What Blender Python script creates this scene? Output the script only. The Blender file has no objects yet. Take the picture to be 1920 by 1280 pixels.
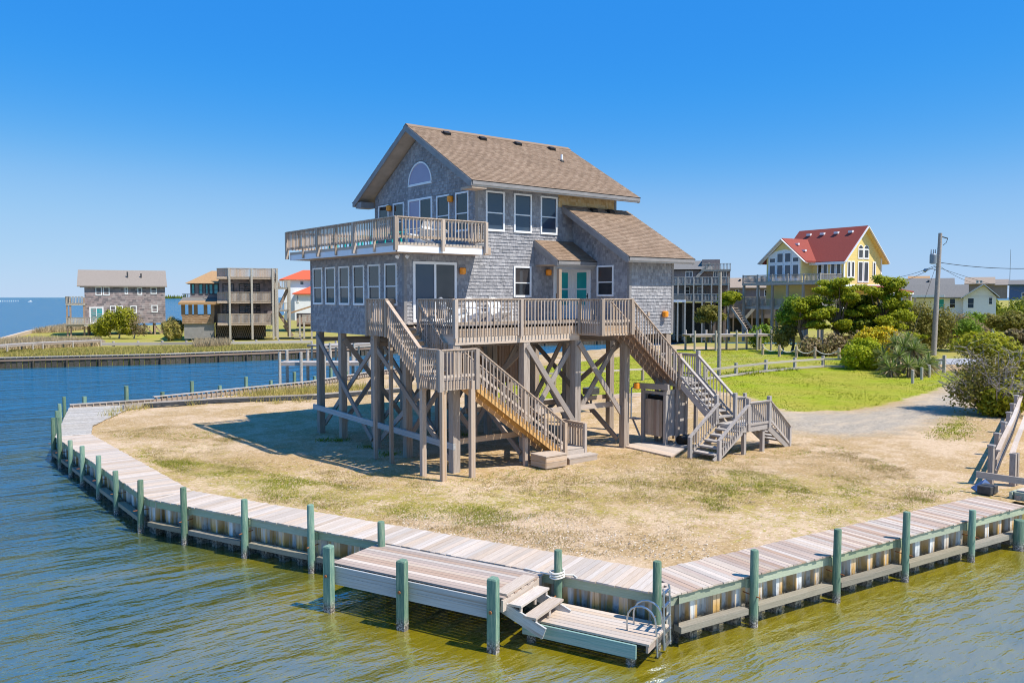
import bpy, bmesh, math, random
import numpy as np
from mathutils import Vector, Matrix
random.seed(7); rng = np.random.default_rng(7)
R = math.radians
sc = bpy.context.scene
# ------------------------------------------------------------------ camera
F, CX, CY, HOR, H = 1555.0, 960.0, 640.0, 557.0, 6.1        # focal length in pixels of the 1920 px photograph, horizon row
PITCH = math.atan((CY-HOR)/F)
CAM = Vector((-16.23, -27.10, H))
FWD = Vector((0.61984, 0.78473, 0)); RGT = Vector((0.78473, -0.61984, 0))
cam = bpy.data.objects.new('camera', bpy.data.cameras.new('camera')); sc.collection.objects.link(cam)
cam.location = CAM
cam.rotation_euler = (R(90)-PITCH, 0, math.atan2(-FWD.x, FWD.y))
cam.data.sensor_width = 36; cam.data.lens = 36*F/1920; cam.data.clip_end = 40000
sc.camera = cam
# ------------------------------------------------------------------ sky, sun, exposure
LIGHT = Vector((-.29, .59, -1.0)).normalized()
EL = math.asin(-LIGHT.z); AZ = math.atan2(-LIGHT.x, -LIGHT.y)
w = bpy.data.worlds.new('World'); sc.world = w; w.use_nodes = True
nt = w.node_tree; bg = nt.nodes['Background']
sky = nt.nodes.new('ShaderNodeTexSky'); sky.sky_type = 'NISHITA'; sky.sun_disc = False
sky.sun_elevation = EL; sky.sun_rotation = AZ; sky.altitude = 0
sky.air_density = 1.0; sky.dust_density = 0.0; sky.ozone_density = 4.0
def vscale(src, k):
    v = nt.nodes.new('ShaderNodeVectorMath'); v.operation = 'SCALE'; v.inputs['Scale'].default_value = k; nt.links.new(src, v.inputs[0]); return v.outputs[0]
crv = nt.nodes.new('ShaderNodeRGBCurve')                       # colour grade of the whole sky: deep azure overhead, pale blue low down
for ch, pts in zip(crv.mapping.curves[:3], (((0, 0), (.07, .017), (.138, .019), (.193, .033), (.368, .167), (.666, .256), (1, .31)),
                                            ((0, 0), (.132, .156), (.242, .167), (.327, .202), (.541, .319), (.734, .371), (1, .415)),
                                            ((0, 0), (.27, .485), (.429, .495), (.528, .512), (.666, .519), (1, .534)))):
    ch.points[0].location = pts[0]; ch.points[1].location = pts[-1]
    for p in pts[1:-1]: ch.points.new(*p)
crv.mapping.update()
nt.links.new(vscale(sky.outputs[0], .1), crv.inputs['Color']); nt.links.new(vscale(crv.outputs[0], 10.0), bg.inputs[0])
bg.inputs[1].default_value = 0.10
sun = bpy.data.objects.new('sun', bpy.data.lights.new('sun', 'SUN')); sc.collection.objects.link(sun)
sun.data.energy = 3.7; sun.data.angle = R(.5); sun.data.color = (1, .945, .85)
sun.rotation_euler = LIGHT.to_track_quat('-Z', 'Y').to_euler(); sun.location = (0, -40, 60)
sc.view_settings.view_transform = 'Standard'; sc.view_settings.look = 'None'
sc.view_settings.exposure = 0.78; sc.view_settings.gamma = 1
sc.cycles.filter_width = 1.05; sc.cycles.max_bounces = 7; sc.cycles.diffuse_bounces = 4; sc.cycles.glossy_bounces = 3

# ------------------------------------------------------------------ pixel -> place (the measured camera)
def ray(px, py):
    x = (px-CX)/F; y = -(py-CY)/F; c, s = math.cos(PITCH), math.sin(PITCH)
    return RGT*x + FWD*(c+y*s) + Vector((0, 0, -s+y*c))
def G(px, py, z=0.0):
    r = ray(px, py); return CAM + r*((z-H)/r.z)
def PD(px, D, z=0.0):
    return Vector((CAM.x, CAM.y, 0)) + RGT*((px-CX)/F*D) + FWD*D + Vector((0, 0, z))

# ------------------------------------------------------------------ materials
class NT:
    def __init__(s, m): s.t = m.node_tree; s.t.nodes.clear()
    def n(s, kind, **kw):
        nd = s.t.nodes.new('ShaderNode'+kind)
        for k, v in kw.items():
            if k.startswith('i_'):
                nm = k[2:].replace('_', ' ')
                nd.inputs[int(nm) if nm.isdigit() else nm].default_value = v
            else: setattr(nd, k, v)
        return nd
    def l(s, a, b): s.t.links.new(a, b)
    def ramp(s, fac, stops):
        r = s.n('ValToRGB'); e = r.color_ramp.elements
        while len(e) < len(stops): e.new(.5)
        for el, (p, c) in zip(e, stops):
            el.position = p; el.color = (c, c, c, 1) if isinstance(c, (int, float)) else (*c, 1)
        s.l(fac, r.inputs[0]); return r.outputs[0]
    def mix(s, fac, a, b, mode='MIX'):
        m = s.n('MixRGB', blend_type=mode)
        for k, v in ((0, fac), (1, a), (2, b)):
            if hasattr(v, 'is_linked') or hasattr(v, 'links'): s.l(v, m.inputs[k])
            else: m.inputs[k].default_value = v if isinstance(v, (int, float)) else (*v, 1)
        return m.outputs[0]
    def math(s, op, a, b=None):
        m = s.n('Math', operation=op)
        for k, v in ((0, a), (1, b)):
            if v is None: continue
            if hasattr(v, 'links'): s.l(v, m.inputs[k])
            else: m.inputs[k].default_value = v
        return m.outputs[0]
    def noise(s, vec, scale, detail=4, rough=.6, dist=0):
        n = s.n('TexNoise', i_Scale=scale, i_Detail=detail, i_Roughness=rough, i_Distortion=dist)
        if vec is not None: s.l(vec, n.inputs['Vector'])
        return n.outputs[0]
    def mapped(s, vec, scale, loc=None):
        m = s.n('Mapping'); m.inputs['Scale'].default_value = scale; s.l(vec, m.inputs['Vector'])
        if loc is not None: s.l(loc, m.inputs['Location'])
        return m.outputs[0]
    def out(s, color, rough=.8, bump=None, bstr=.3, bdist=.01, spec=.3, metal=0, **kw):
        b = s.n('BsdfPrincipled'); o = s.n('OutputMaterial')
        for k, v in (('Base Color', color), ('Roughness', rough), ('Metallic', metal)):
            if hasattr(v, 'links'): s.l(v, b.inputs[k])
            else: b.inputs[k].default_value = (*v, 1) if k == 'Base Color' else v
        b.inputs['Specular IOR Level'].default_value = spec
        for k, v in kw.items(): b.inputs[k.replace('_', ' ')].default_value = v
        if bump is not None:
            bp = s.n('Bump', i_Strength=bstr, i_Distance=bdist); s.l(bump, bp.inputs['Height']); s.l(bp.outputs[0], b.inputs['Normal'])
        s.l(b.outputs[0], o.inputs[0]); return b
MATS = {}
def newmat(name):
    m = bpy.data.materials.new(name); m.use_nodes = True; MATS[name] = m; return m, NT(m)
def wood(name, c0, c1, c2, stretch=(1.4, 9, 9), unit=True, rough=.82, tone=.35, stain=None):
    """weathered timber: grain runs along local X of a unit piece (or fine isotropic grain on joined meshes)"""
    m, t = newmat(name)
    tc = t.n('TexCoord')
    if unit:
        rnd = t.n('ObjectInfo').outputs['Random']
        off = t.math('MULTIPLY', rnd, 57.0); cmb = t.n('CombineXYZ'); t.l(off, cmb.inputs[0]); t.l(off, cmb.inputs[1])
        v = t.mapped(tc.outputs['Object'], stretch, cmb.outputs[0])
    else:
        rnd = t.n('NewGeometry').outputs['Random Per Island']; v = t.mapped(tc.outputs['Object'], (3, 3, 3))
    g = t.noise(v, 3.2, 7, .7)
    col = t.ramp(g, [(.28, c0), (.5, c1), (.74, c2)])
    big = t.noise(tc.outputs['Object'] if not unit else v, .55 if unit else .9, 3)
    if stain: col = t.mix(t.ramp(big, [(.5, 0), (.72, .7)]), col, stain)
    k = t.math('ADD', t.math('MULTIPLY', rnd, tone), 1-tone/2)
    val = t.n('HueSaturation'); t.l(k, val.inputs['Value']); t.l(col, val.inputs['Color'])
    hue = t.math('ADD', t.math('MULTIPLY', t.math('FRACT', t.math('MULTIPLY', rnd, 13.7)), .5), .75); t.l(hue, val.inputs['Saturation'])
    t.out(val.outputs[0], rough, g, .5, .012, .2); return m
def plain(name, c, var=.12, scale=3.0, rough=.75, spec=.3, bump=.15, metal=0, island=0.0):
    m, t = newmat(name); tc = t.n('TexCoord'); g = t.noise(tc.outputs['Object'], scale, 6, .65)
    col = t.mix(t.ramp(g, [(.3, 0), (.7, 1)]), tuple(x*(1-var) for x in c), tuple(min(1, x*(1+var)) for x in c))
    if island:
        rnd = t.n('NewGeometry').outputs['Random Per Island']
        hsn = t.n('HueSaturation'); t.l(t.math('ADD', t.math('MULTIPLY', rnd, island), 1-island/2), hsn.inputs['Value']); t.l(col, hsn.inputs['Color']); col = hsn.outputs[0]
    t.out(col, rough, g, bump, .01, spec, metal); return m
def leafmat(name, cols, trans=.25, rough=.6):
    m, t = newmat(name); rnd = t.n('NewGeometry').outputs['Random Per Island']
    n = len(cols); col = t.ramp(rnd, [(i/(n-1), c) for i, c in enumerate(cols)])
    b = t.out(col, rough, spec=.25)
    tr = t.n('BsdfTranslucent'); t.l(col, tr.inputs[0]); mx = t.n('MixShader', i_Fac=trans)
    o = [x for x in t.t.nodes if x.type == 'OUTPUT_MATERIAL'][0]
    t.l(b.outputs[0], mx.inputs[1]); t.l(tr.outputs[0], mx.inputs[2]); t.l(mx.outputs[0], o.inputs[0]); return m
def shingles(name, cols, streak=(9, 9, 1.6), rough=.9, stain=(.14, .13, .13), sfac=.65):
    m, t = newmat(name); tc = t.n('TexCoord'); rnd = t.n('NewGeometry').outputs['Random Per Island']
    n = len(cols); col = t.ramp(rnd, [(i/(n-1), c) for i, c in enumerate(cols)])
    g = t.noise(t.mapped(tc.outputs['Object'], streak), 4, 6, .7)
    big = t.noise(tc.outputs['Object'], .8, 3)
    col = t.mix(t.ramp(g, [(.42, 0), (.8, sfac)]), col, stain)
    col = t.mix(t.ramp(big, [(.35, .0), (.75, .3)]), col, tuple(c*.55 for c in cols[0]))
    t.out(col, rough, g, .4, .01, .15); return m

wood('rail_wood', (.25, .185, .135), (.43, .34, .265), (.60, .50, .41), tone=.5)
wood('deck_wood', (.30, .235, .18), (.47, .39, .32), (.62, .54, .47), tone=.35)
wood('dock_board', (.36, .275, .21), (.53, .435, .355), (.67, .58, .49), tone=.28)
wood('dock_board_brown', (.29, .19, .14), (.43, .315, .245), (.55, .435, .35), tone=.35)
wood('pile_wood', (.20, .155, .12), (.37, .305, .25), (.51, .44, .37), stretch=(1.6, 3, 3), tone=.25)
wood('brace_wood', (.19, .15, .12), (.34, .28, .235), (.47, .41, .355), tone=.3)
wood('new_wood', (.50, .27, .10), (.66, .40, .17), (.75, .50, .26), tone=.2)
wood('rim_wood', (.36, .265, .19), (.53, .42, .325), (.66, .56, .46), stain=(.50, .31, .16))
wood('cap_green', (.22, .25, .155), (.34, .39, .265), (.48, .50, .38), tone=.3)
wood('waler_wood', (.13, .115, .085), (.25, .225, .175), (.40, .36, .29), tone=.3)
wood('skirt_wood', (.30, .31, .30), (.47, .48, .47), (.60, .60, .58), stain=(.28, .20, .13), tone=.2)
wood('skirt_green', (.12, .22, .20), (.22, .34, .31), (.36, .44, .41), stain=(.4, .42, .38), tone=.2)
wood('gray_wood', (.26, .225, .20), (.40, .36, .325), (.53, .49, .45), tone=.3)
wood('brown_wood', (.19, .12, .08), (.30, .20, .14), (.40, .28, .21), tone=.3)
wood('old_wood', (.27, .24, .20), (.42, .38, .33), (.55, .51, .46), unit=False, tone=.25)
wood('old_brown', (.20, .145, .11), (.33, .25, .20), (.44, .35, .29), unit=False, tone=.25)
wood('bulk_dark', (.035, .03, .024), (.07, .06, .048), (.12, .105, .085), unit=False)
plain('white_trim', (.80, .80, .79), .04, 4, .5, .4, .05)
plain('white_fascia', (.74, .74, .75), .05, 2, .55, .3, .08)
plain('gray_trim', (.25, .235, .225), .14, 2.5, .7)
plain('strip_tan', (.50, .44, .38), .12, 3)
plain('soffit', (.46, .35, .26), .15, 2, .8)
plain('wall_core', (.26, .24, .23), .15)
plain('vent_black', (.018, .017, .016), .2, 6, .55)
plain('vent_white', (.75, .75, .75), .05)
plain('steel', (.52, .54, .56), .15, 8, .35, .5, .05, 1.0)
plain('dark_metal', (.06, .06, .06), .3, 9, .6)
plain('grey_metal', (.24, .27, .30), .12, 5, .45, .4, .05, .4)
plain('lamp_orange', (.92, .30, .01), .12, 12, .4, .5)
plain('chair_white', (.78, .78, .77), .06, 8, .45, .4, .05)
plain('teal_paint', (.01, .36, .36), .1, 8, .45, .4, .05)
plain('teal_blind', (.03, .42, .42), .08, 8, .7)
plain('rope_white', (.70, .66, .58), .15, 30, .85)
plain('rust', (.30, .11, .04), .3, 20, .85)
plain('cable', (.03, .03, .03), .1)
plain('yellow_guard', (.85, .42, .01), .05, 4, .5)
plain('concrete', (.55, .50, .45), .12, 1.5, .85)
plain('siding_white', (.78, .78, .77), .04, 2, .6, .3, .05)
plain('roof_red', (.27, .062, .045), .14, 6, .8, .2, .3)
plain('roof_redorange', (.62, .11, .05), .1, 6, .8, .2, .3)
plain('roof_gray', (.18, .172, .16), .15, 5, .9, .15, .3)
plain('roof_tan', (.27, .23, .195), .12, 5, .9, .15, .3)
plain('roof_orange', (.38, .235, .12), .14, 5, .9, .15, .3)
plain('roof_brown', (.33, .26, .20), .15, 5, .9, .15, .3)
plain('blue_siding', (.07, .13, .28), .08, 3)
plain('bark', (.17, .125, .09), .35, 7, .95, .1, .8)
plain('bark_gray', (.34, .30, .27), .3, 9, .95, .1, .6)
plain('fabric_black', (.03, .03, .03), .3, 5, .9)
plain('boat_white', (.8, .8, .8), .03)
def glassmat(name, base, coat=1.0, curtain=None, rough=.03):
    m, t = newmat(name); tc = t.n('TexCoord'); n = t.noise(tc.outputs['Object'], .7, 2)
    col = t.mix(t.ramp(n, [(.4, 0), (.65, 1)]), base, curtain or tuple(c*.6 for c in base))
    w_ = t.noise(tc.outputs['Object'], 1.6, 1)
    t.out(col, rough, w_, .04, .02, .6, IOR=1.55); return m
glassmat('glass_dark', (.028, .030, .034))
glassmat('glass_blue', (.030, .050, .085), curtain=(.05, .065, .085))
glassmat('glass_gray', (.065, .058, .056), curtain=(.035, .033, .034))
glassmat('glass_lilac', (.30, .27, .38), curtain=(.27, .24, .35), rough=.25)
glassmat('glass_teal', (.02, .30, .31), curtain=(.04, .42, .42))
shingles('wall_shingle', [(.27, .265, .27), (.335, .325, .33), (.38, .368, .37), (.46, .445, .44)])
shingles('wall_shingle_new', [(.46, .29, .12), (.56, .37, .17), (.62, .45, .24), (.55, .40, .24)], sfac=.3, stain=(.33, .2, .09))
shingles('roof_shingle', [(.235, .16, .105), (.27, .187, .125), (.295, .205, .14), (.33, .238, .165)], streak=(2, 2, 2), sfac=.25, stain=(.24, .16, .12))
shingles('far_shingle', [(.19, .155, .15), (.27, .225, .21), (.33, .28, .255)], streak=(1.2, 1.2, 3))
shingles('far_shingle_course', [(.19, .165, .17), (.32, .265, .26), (.41, .315, .30), (.46, .40, .38)])
shingles('new_course', [(.30, .18, .09), (.38, .235, .13), (.46, .30, .18)])
shingles('far_shingle_brown', [(.30, .18, .10), (.34, .21, .12)], streak=(1.2, 1.2, 3))
leafmat('leaf_cedar', [(.15, .20, .012), (.33, .37, .018), (.50, .50, .025), (.24, .28, .015)], .5)
leafmat('leaf_dark', [(.10, .14, .012), (.20, .24, .018), (.33, .35, .025)], .45)
leafmat('leaf_hedge', [(.26, .32, .008), (.40, .44, .012), (.50, .52, .015)], .35)
leafmat('leaf_flower', [(.65, .50, .01), (.72, .55, .02), (.32, .36, .02), (.70, .38, .01)], .35)
leafmat('leaf_yellowgreen', [(.28, .29, .015), (.44, .42, .02), (.16, .18, .02)], .35)
leafmat('leaf_olive', [(.14, .14, .02), (.24, .22, .035), (.32, .26, .07)], .4)
leafmat('leaf_brownish', [(.22, .16, .08), (.32, .24, .13), (.22, .20, .05)], .35)
leafmat('leaf_lime', [(.16, .25, .02), (.26, .38, .03), (.10, .16, .02)], .35)
leafmat('leaf_yucca', [(.13, .20, .03), (.24, .32, .05), (.42, .42, .18), (.08, .13, .03)], .3)
leafmat('leaf_dry', [(.40, .30, .17), (.52, .41, .25), (.33, .25, .14)], .2)
leafmat('grass_green', [(.13, .17, .01), (.26, .30, .012), (.38, .38, .03)], .3)
leafmat('grass_dry', [(.26, .17, .07), (.58, .44, .22), (.42, .30, .12), (.30, .27, .06), (.18, .125, .055)], .25)
leafmat('grass_marsh', [(.40, .34, .08), (.55, .43, .15), (.28, .30, .04)], .35)
def sidingmat(name, c):
    m, t = newmat(name); tc = t.n('TexCoord'); sp = t.n('SeparateXYZ'); t.l(tc.outputs['Object'], sp.inputs[0])
    fr = t.math('FRACT', t.math('MULTIPLY', sp.outputs[2], 3.6))
    n = t.noise(tc.outputs['Object'], 1.2, 4)
    col = t.mix(t.ramp(n, [(.3, 0), (.7, 1)]), tuple(x*.94 for x in c), c)
    t.out(col, .6, fr, .7, .03, .3); return m
sidingmat('siding_yellow', (.82, .64, .25))
def pilingmat():
    m, t = newmat('piling_green'); tc = t.n('TexCoord'); geo = t.n('NewGeometry'); sp = t.n('SeparateXYZ'); t.l(geo.outputs['Position'], sp.inputs[0])
    rnd = t.n('ObjectInfo').outputs['Random']
    v = t.mapped(geo.outputs['Position'], (9, 9, .7)); g = t.noise(v, 3, 8, .75)
    col = t.ramp(g, [(.26, (.03, .07, .045)), (.42, (.10, .19, .135)), (.58, (.19, .27, .185)), (.74, (.46, .44, .33))])
    hsn = t.n('HueSaturation'); t.l(col, hsn.inputs['Color']); t.l(t.math('ADD', t.math('MULTIPLY', rnd, .6), .75), hsn.inputs['Value'])
    t.l(t.math('ADD', t.math('MULTIPLY', rnd, .05), .485), hsn.inputs['Hue']); col = hsn.outputs[0]
    wob = t.math('ADD', sp.outputs[2], t.math('MULTIPLY', g, .3))
    wet = t.n('MapRange', i_1=-.58, i_2=-.80, i_3=0, i_4=1); t.l(wob, wet.inputs[0])
    barn = t.noise(geo.outputs['Position'], 26, 3, .7)
    bc = t.ramp(barn, [(.42, (.07, .06, .05)), (.55, (.26, .235, .21)), (.66, (.58, .53, .48))])
    col = t.mix(wet.outputs[0], col, bc)
    t.out(col, .85, t.math('ADD', g, t.math('MULTIPLY', barn, wet.outputs[0])), .6, .02, .2)
pilingmat()
def vinylmat():
    m, t = newmat('vinyl_sheet'); geo = t.n('NewGeometry'); sp = t.n('SeparateXYZ'); t.l(geo.outputs['Position'], sp.inputs[0])
    v = t.mapped(geo.outputs['Position'], (7, 7, .5)); g = t.noise(v, 1.3, 5, .6)
    sp2 = t.noise(t.mapped(geo.outputs['Position'], (4, 4, 2.2)), 2.2, 6, .7)
    col = t.ramp(g, [(.35, (.52, .52, .50)), (.6, (.70, .70, .68))])
    rust_lit = t.ramp(t.noise(t.mapped(geo.outputs['Position'], (5, 5, .25)), 1.1, 3), [(.42, 0), (.54, .9)])
    low = t.n('MapRange', i_1=-.05, i_2=-.5, i_3=.25, i_4=1); t.l(sp.outputs[2], low.inputs[0])  # rust strongest low down, also painting in the sunlit part below the cap
    col = t.mix(t.math('MULTIPLY', rust_lit, low.outputs[0]), col, (.60, .33, .06))
    alg = t.n('MapRange', i_1=-.50, i_2=-.95, i_3=0, i_4=1); t.l(t.math('ADD', sp.outputs[2], t.math('MULTIPLY', t.math('SUBTRACT', sp2, .5), 1.1)), alg.inputs[0])
    col = t.mix(alg.outputs[0], col, (.055, .05, .04))
    wet = t.n('MapRange', i_1=-.6, i_2=-.72, i_3=0, i_4=1); t.l(sp.outputs[2], wet.inputs[0])
    barn = t.ramp(t.noise(geo.outputs['Position'], 18, 4, .7), [(.4, (.05, .045, .035)), (.62, (.30, .27, .22))])
    col = t.mix(wet.outputs[0], col, barn)
    t.out(col, .6, g, .15, .01, .35)
vinylmat()
def watermat():
    m, t = newmat('water'); geo = t.n('NewGeometry'); P = geo.outputs['Position']
    att = t.n('Attribute', attribute_name='shallow')
    big = t.noise(t.mapped(P, (.13, .20, 1)), 1.0, 5, .62, 1.2)
    f = t.math('ADD', att.outputs['Fac'], t.math('MULTIPLY', t.math('SUBTRACT', big, .5), .95))
    col = t.ramp(f, [(.02, (.026, .115, .175)), (.22, (.034, .10, .125)), (.42, (.05, .085, .05)), (.60, (.085, .105, .018)), (.80, (.165, .15, .008)), (1.0, (.25, .20, .005))])
    # wind ripples: crossing stretched wave trains of several sizes; calm and ruffled patches alternate
    def train(rot, sx, sy, sc_, det=3, dist=.4):
        mp = t.n('Mapping'); mp.inputs['Rotation'].default_value = (0, 0, R(rot)); mp.inputs['Scale'].default_value = (sx, sy, 1); t.l(P, mp.inputs['Vector']); return t.noise(mp.outputs[0], sc_, det, .55, dist)
    n0 = train(30, .22, .62, 1, 2, .6); n1 = train(18, .6, 1.7, 1.2); n2 = train(-14, 1.5, 4.2, 1.1); n3 = train(42, 3.5, 7.5, 1.2, 2)
    calm = t.ramp(t.noise(t.mapped(P, (.05, .09, 1)), 1, 3, .5, .8), [(.36, .3), (.62, 1)])
    hgt = t.math('ADD', t.math('ADD', t.math('MULTIPLY', n0, .9), t.math('MULTIPLY', n1, .42)), t.math('MULTIPLY', calm, t.math('ADD', t.math('MULTIPLY', n2, .24), t.math('MULTIPLY', n3, .07))))
    n00 = train(24, .07, .26, 1, 3, .8)
    expo_ = t.math('SUBTRACT', 2.3, t.math('MULTIPLY', att.outputs['Fac'], 1.85))                 # open water is rougher than the sheltered shallows
    hgt = t.math('MULTIPLY', t.math('ADD', hgt, t.math('MULTIPLY', n00, 1.6)), expo_)
    hgt = t.math('ADD', hgt, t.math('MULTIPLY', t.math('ADD', train(12, 1.7, 5.2, 1.2), t.math('MULTIPLY', train(-28, .9, 2.4, 1.0), 1.6)), .13))
    bp = t.n('Bump', i_Strength=.75, i_Distance=.42); t.l(hgt, bp.inputs['Height'])
    fr_ = t.n('Fresnel', i_IOR=1.33); t.l(bp.outputs[0], fr_.inputs['Normal'])
    fac = t.ramp(fr_.outputs[0], [(0, 0), (.10, .05), (.25, .12), (.5, .22), (.8, .36), (1, .46)])
    df = t.n('BsdfDiffuse'); t.l(col, df.inputs['Color']); t.l(bp.outputs[0], df.inputs['Normal'])
    gl = t.n('BsdfGlossy', i_Roughness=.05); gl.inputs['Color'].default_value = (.86, .95, 1, 1); t.l(bp.outputs[0], gl.inputs['Normal'])
    mx = t.n('MixShader'); t.l(fac, mx.inputs[0]); t.l(df.outputs[0], mx.inputs[1]); t.l(gl.outputs[0], mx.inputs[2])
    o = t.n('OutputMaterial'); t.l(mx.outputs[0], o.inputs[0])
watermat()

# ------------------------------------------------------------------ object helpers
COL = sc.collection
def tag(o, label=None, cat=None, group=None, kind=None):
    if label: o['label'] = label
    if cat: o['category'] = cat
    if group: o['group'] = group
    if kind: o['kind'] = kind
    return o
def empty(name, loc=(0, 0, 0), rz=0.0, **kw):
    o = bpy.data.objects.new(name, None); COL.objects.link(o); o.location = loc; o.rotation_euler = (0, 0, rz); o.empty_display_size = .2
    return tag(o, **kw)
def world_of(o):
    m = Matrix.Translation(o.location) @ o.rotation_euler.to_matrix().to_4x4() @ Matrix.Diagonal((*o.scale, 1)) if o.rotation_mode != 'QUATERNION' else Matrix.LocRotScale(o.location, o.rotation_quaternion, o.scale)
    if o.parent is not None: m = WM[o.parent.name] @ (o.matrix_parent_inverse @ m)
    return m
WM = {}
def attach(o, parent, local=False):
    """local: o is given in the parent's frame; otherwise o keeps its world place"""
    if parent is None: return
    if parent.name not in WM: WM[parent.name] = world_of(parent)
    o.parent = parent
    if not local: o.matrix_parent_inverse = WM[parent.name].inverted()
def unit_box():
    me = bpy.data.meshes.new('piece')
    v = [(x, y, z) for x in (0, 1) for y in (-.5, .5) for z in (-.5, .5)]
    me.from_pydata(v, [], [(0, 1, 3, 2), (4, 6, 7, 5), (0, 4, 5, 1), (2, 3, 7, 6), (0, 2, 6, 4), (1, 5, 7, 3)]); return me
UB = unit_box(); UBM = {}
def piece(name, parent, mat, p0, p1, wd, ht, up=(0, 0, 1), local=False, **kw):
    """a straight timber from p0 to p1 (centre line), wd across, ht along up; shares one mesh per material"""
    me = UBM.get(mat)
    if me is None:
        me = UB.copy(); me.materials.append(MATS[mat]); UBM[mat] = me
    o = bpy.data.objects.new(name, me); COL.objects.link(o)
    p0, p1 = Vector(p0), Vector(p1); X = p1-p0; L = X.length; X.normalize()
    up = Vector(up)
    if abs(X.dot(up)) > .98: up = Vector((1, 0, 0)) if abs(X.x) < .9 else Vector((0, 1, 0))
    Y = up.cross(X).normalized(); Z = X.cross(Y)
    o.rotation_mode = 'QUATERNION'
    o.rotation_quaternion = Matrix((X, Y, Z)).transposed().to_quaternion(); o.location = p0; o.scale = (L, wd, ht)
    attach(o, parent, local)
    return tag(o, **kw)
class MB:
    def __init__(s): s.v = []; s.f = []
    def add(s, vs, fs):
        n = len(s.v); s.v += [tuple(v) for v in vs]; s.f += [tuple(i+n for i in f) for f in fs]; return s
    def box(s, x0, x1, y0, y1, z0, z1):
        v = [(x, y, z) for x in (x0, x1) for y in (y0, y1) for z in (z0, z1)]
        return s.add(v, [(0, 1, 3, 2), (4, 6, 7, 5), (0, 4, 5, 1), (2, 3, 7, 6), (0, 2, 6, 4), (1, 5, 7, 3)])
    def bar(s, p0, p1, wd, ht, up=(0, 0, 1)):
        p0, p1 = Vector(p0), Vector(p1); X = (p1-p0).normalized(); up = Vector(up)
        if abs(X.dot(up)) > .98: up = Vector((1, 0, 0)) if abs(X.x) < .9 else Vector((0, 1, 0))
        Y = up.cross(X).normalized(); Z = X.cross(Y)
        v = [p+Y*a*wd/2+Z*b*ht/2 for p in (p0, p1) for a in (-1, 1) for b in (-1, 1)]
        return s.add(v, [(0, 1, 3, 2), (4, 6, 7, 5), (0, 4, 5, 1), (2, 3, 7, 6), (0, 2, 6, 4), (1, 5, 7, 3)])
    def tube(s, pts, rad, n=8, cap=True):
        pts = [Vector(p) for p in pts]; rs = rad if hasattr(rad, '__len__') else [rad]*len(pts); b = len(s.v); prev = None
        for i, p in enumerate(pts):
            d = (pts[min(i+1, len(pts)-1)]-pts[max(i-1, 0)]).normalized()
            a = prev if prev is not None else (Vector((0, 0, 1)) if abs(d.z) < .9 else Vector((1, 0, 0)))
            u = (a-d*a.dot(d)).normalized(); prev = u; q = d.cross(u)
            s.v += [tuple(p+(u*math.cos(k*2*math.pi/n)+q*math.sin(k*2*math.pi/n))*rs[i]) for k in range(n)]
        for i in range(len(pts)-1):
            for k in range(n): s.f.append((b+i*n+k, b+i*n+(k+1) % n, b+(i+1)*n+(k+1) % n, b+(i+1)*n+k))
        if cap:
            s.f.append(tuple(b+k for k in range(n))[::-1]); s.f.append(tuple(b+(len(pts)-1)*n+k for k in range(n)))
        return s
    def prism(s, poly, ext):
        n = len(poly); ext = Vector(ext); a = [Vector(p) for p in poly]
        return s.add(a+[p+ext for p in a], [tuple(range(n))[::-1], tuple(range(n, 2*n))]+[(i, (i+1) % n, n+(i+1) % n, n+i) for i in range(n)])
    def quad(s, *p): return s.add(p, [tuple(range(len(p)))])
    def build(s, name, mat, parent=None, local=False, smooth=False, bevel=0, **kw):
        me = bpy.data.meshes.new(name); me.from_pydata(s.v, [], s.f); me.materials.append(MATS[mat])
        bm = bmesh.new(); bm.from_mesh(me); bmesh.ops.recalc_face_normals(bm, faces=bm.faces)
        if bevel: bmesh.ops.bevel(bm, geom=bm.edges[:], offset=bevel, segments=1, affect='EDGES')
        bm.to_mesh(me); bm.free()
        if smooth:
            me.polygons.foreach_set('use_smooth', [True]*len(me.polygons))
            try: me.set_sharp_from_angle(angle=R(40))
            except Exception: pass
        o = bpy.data.objects.new(name, me); COL.objects.link(o); attach(o, parent, local); return tag(o, **kw)
def array_mesh(name, verts, faces, mat, parent=None, local=False, **kw):
    """big meshes from numpy: faces (n,3) or (n,4)"""
    me = bpy.data.meshes.new(name); k = faces.shape[1]
    me.vertices.add(len(verts)); me.vertices.foreach_set('co', np.ascontiguousarray(verts, np.float32).ravel())
    me.loops.add(faces.size); me.loops.foreach_set('vertex_index', np.ascontiguousarray(faces, np.int32).ravel())
    me.polygons.add(len(faces)); me.polygons.foreach_set('loop_start', np.arange(0, faces.size, k, dtype=np.int32))
    try: me.polygons.foreach_set('loop_total', np.full(len(faces), k, np.int32))
    except Exception: pass
    me.update(calc_edges=True); me.validate()
    me.materials.append(MATS[mat]); o = bpy.data.objects.new(name, me); COL.objects.link(o); attach(o, parent, local); return tag(o, **kw)
def V3(*a): return Vector(a)
def lerp(a, b, t): return Vector(a)*(1-t)+Vector(b)*t

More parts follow.
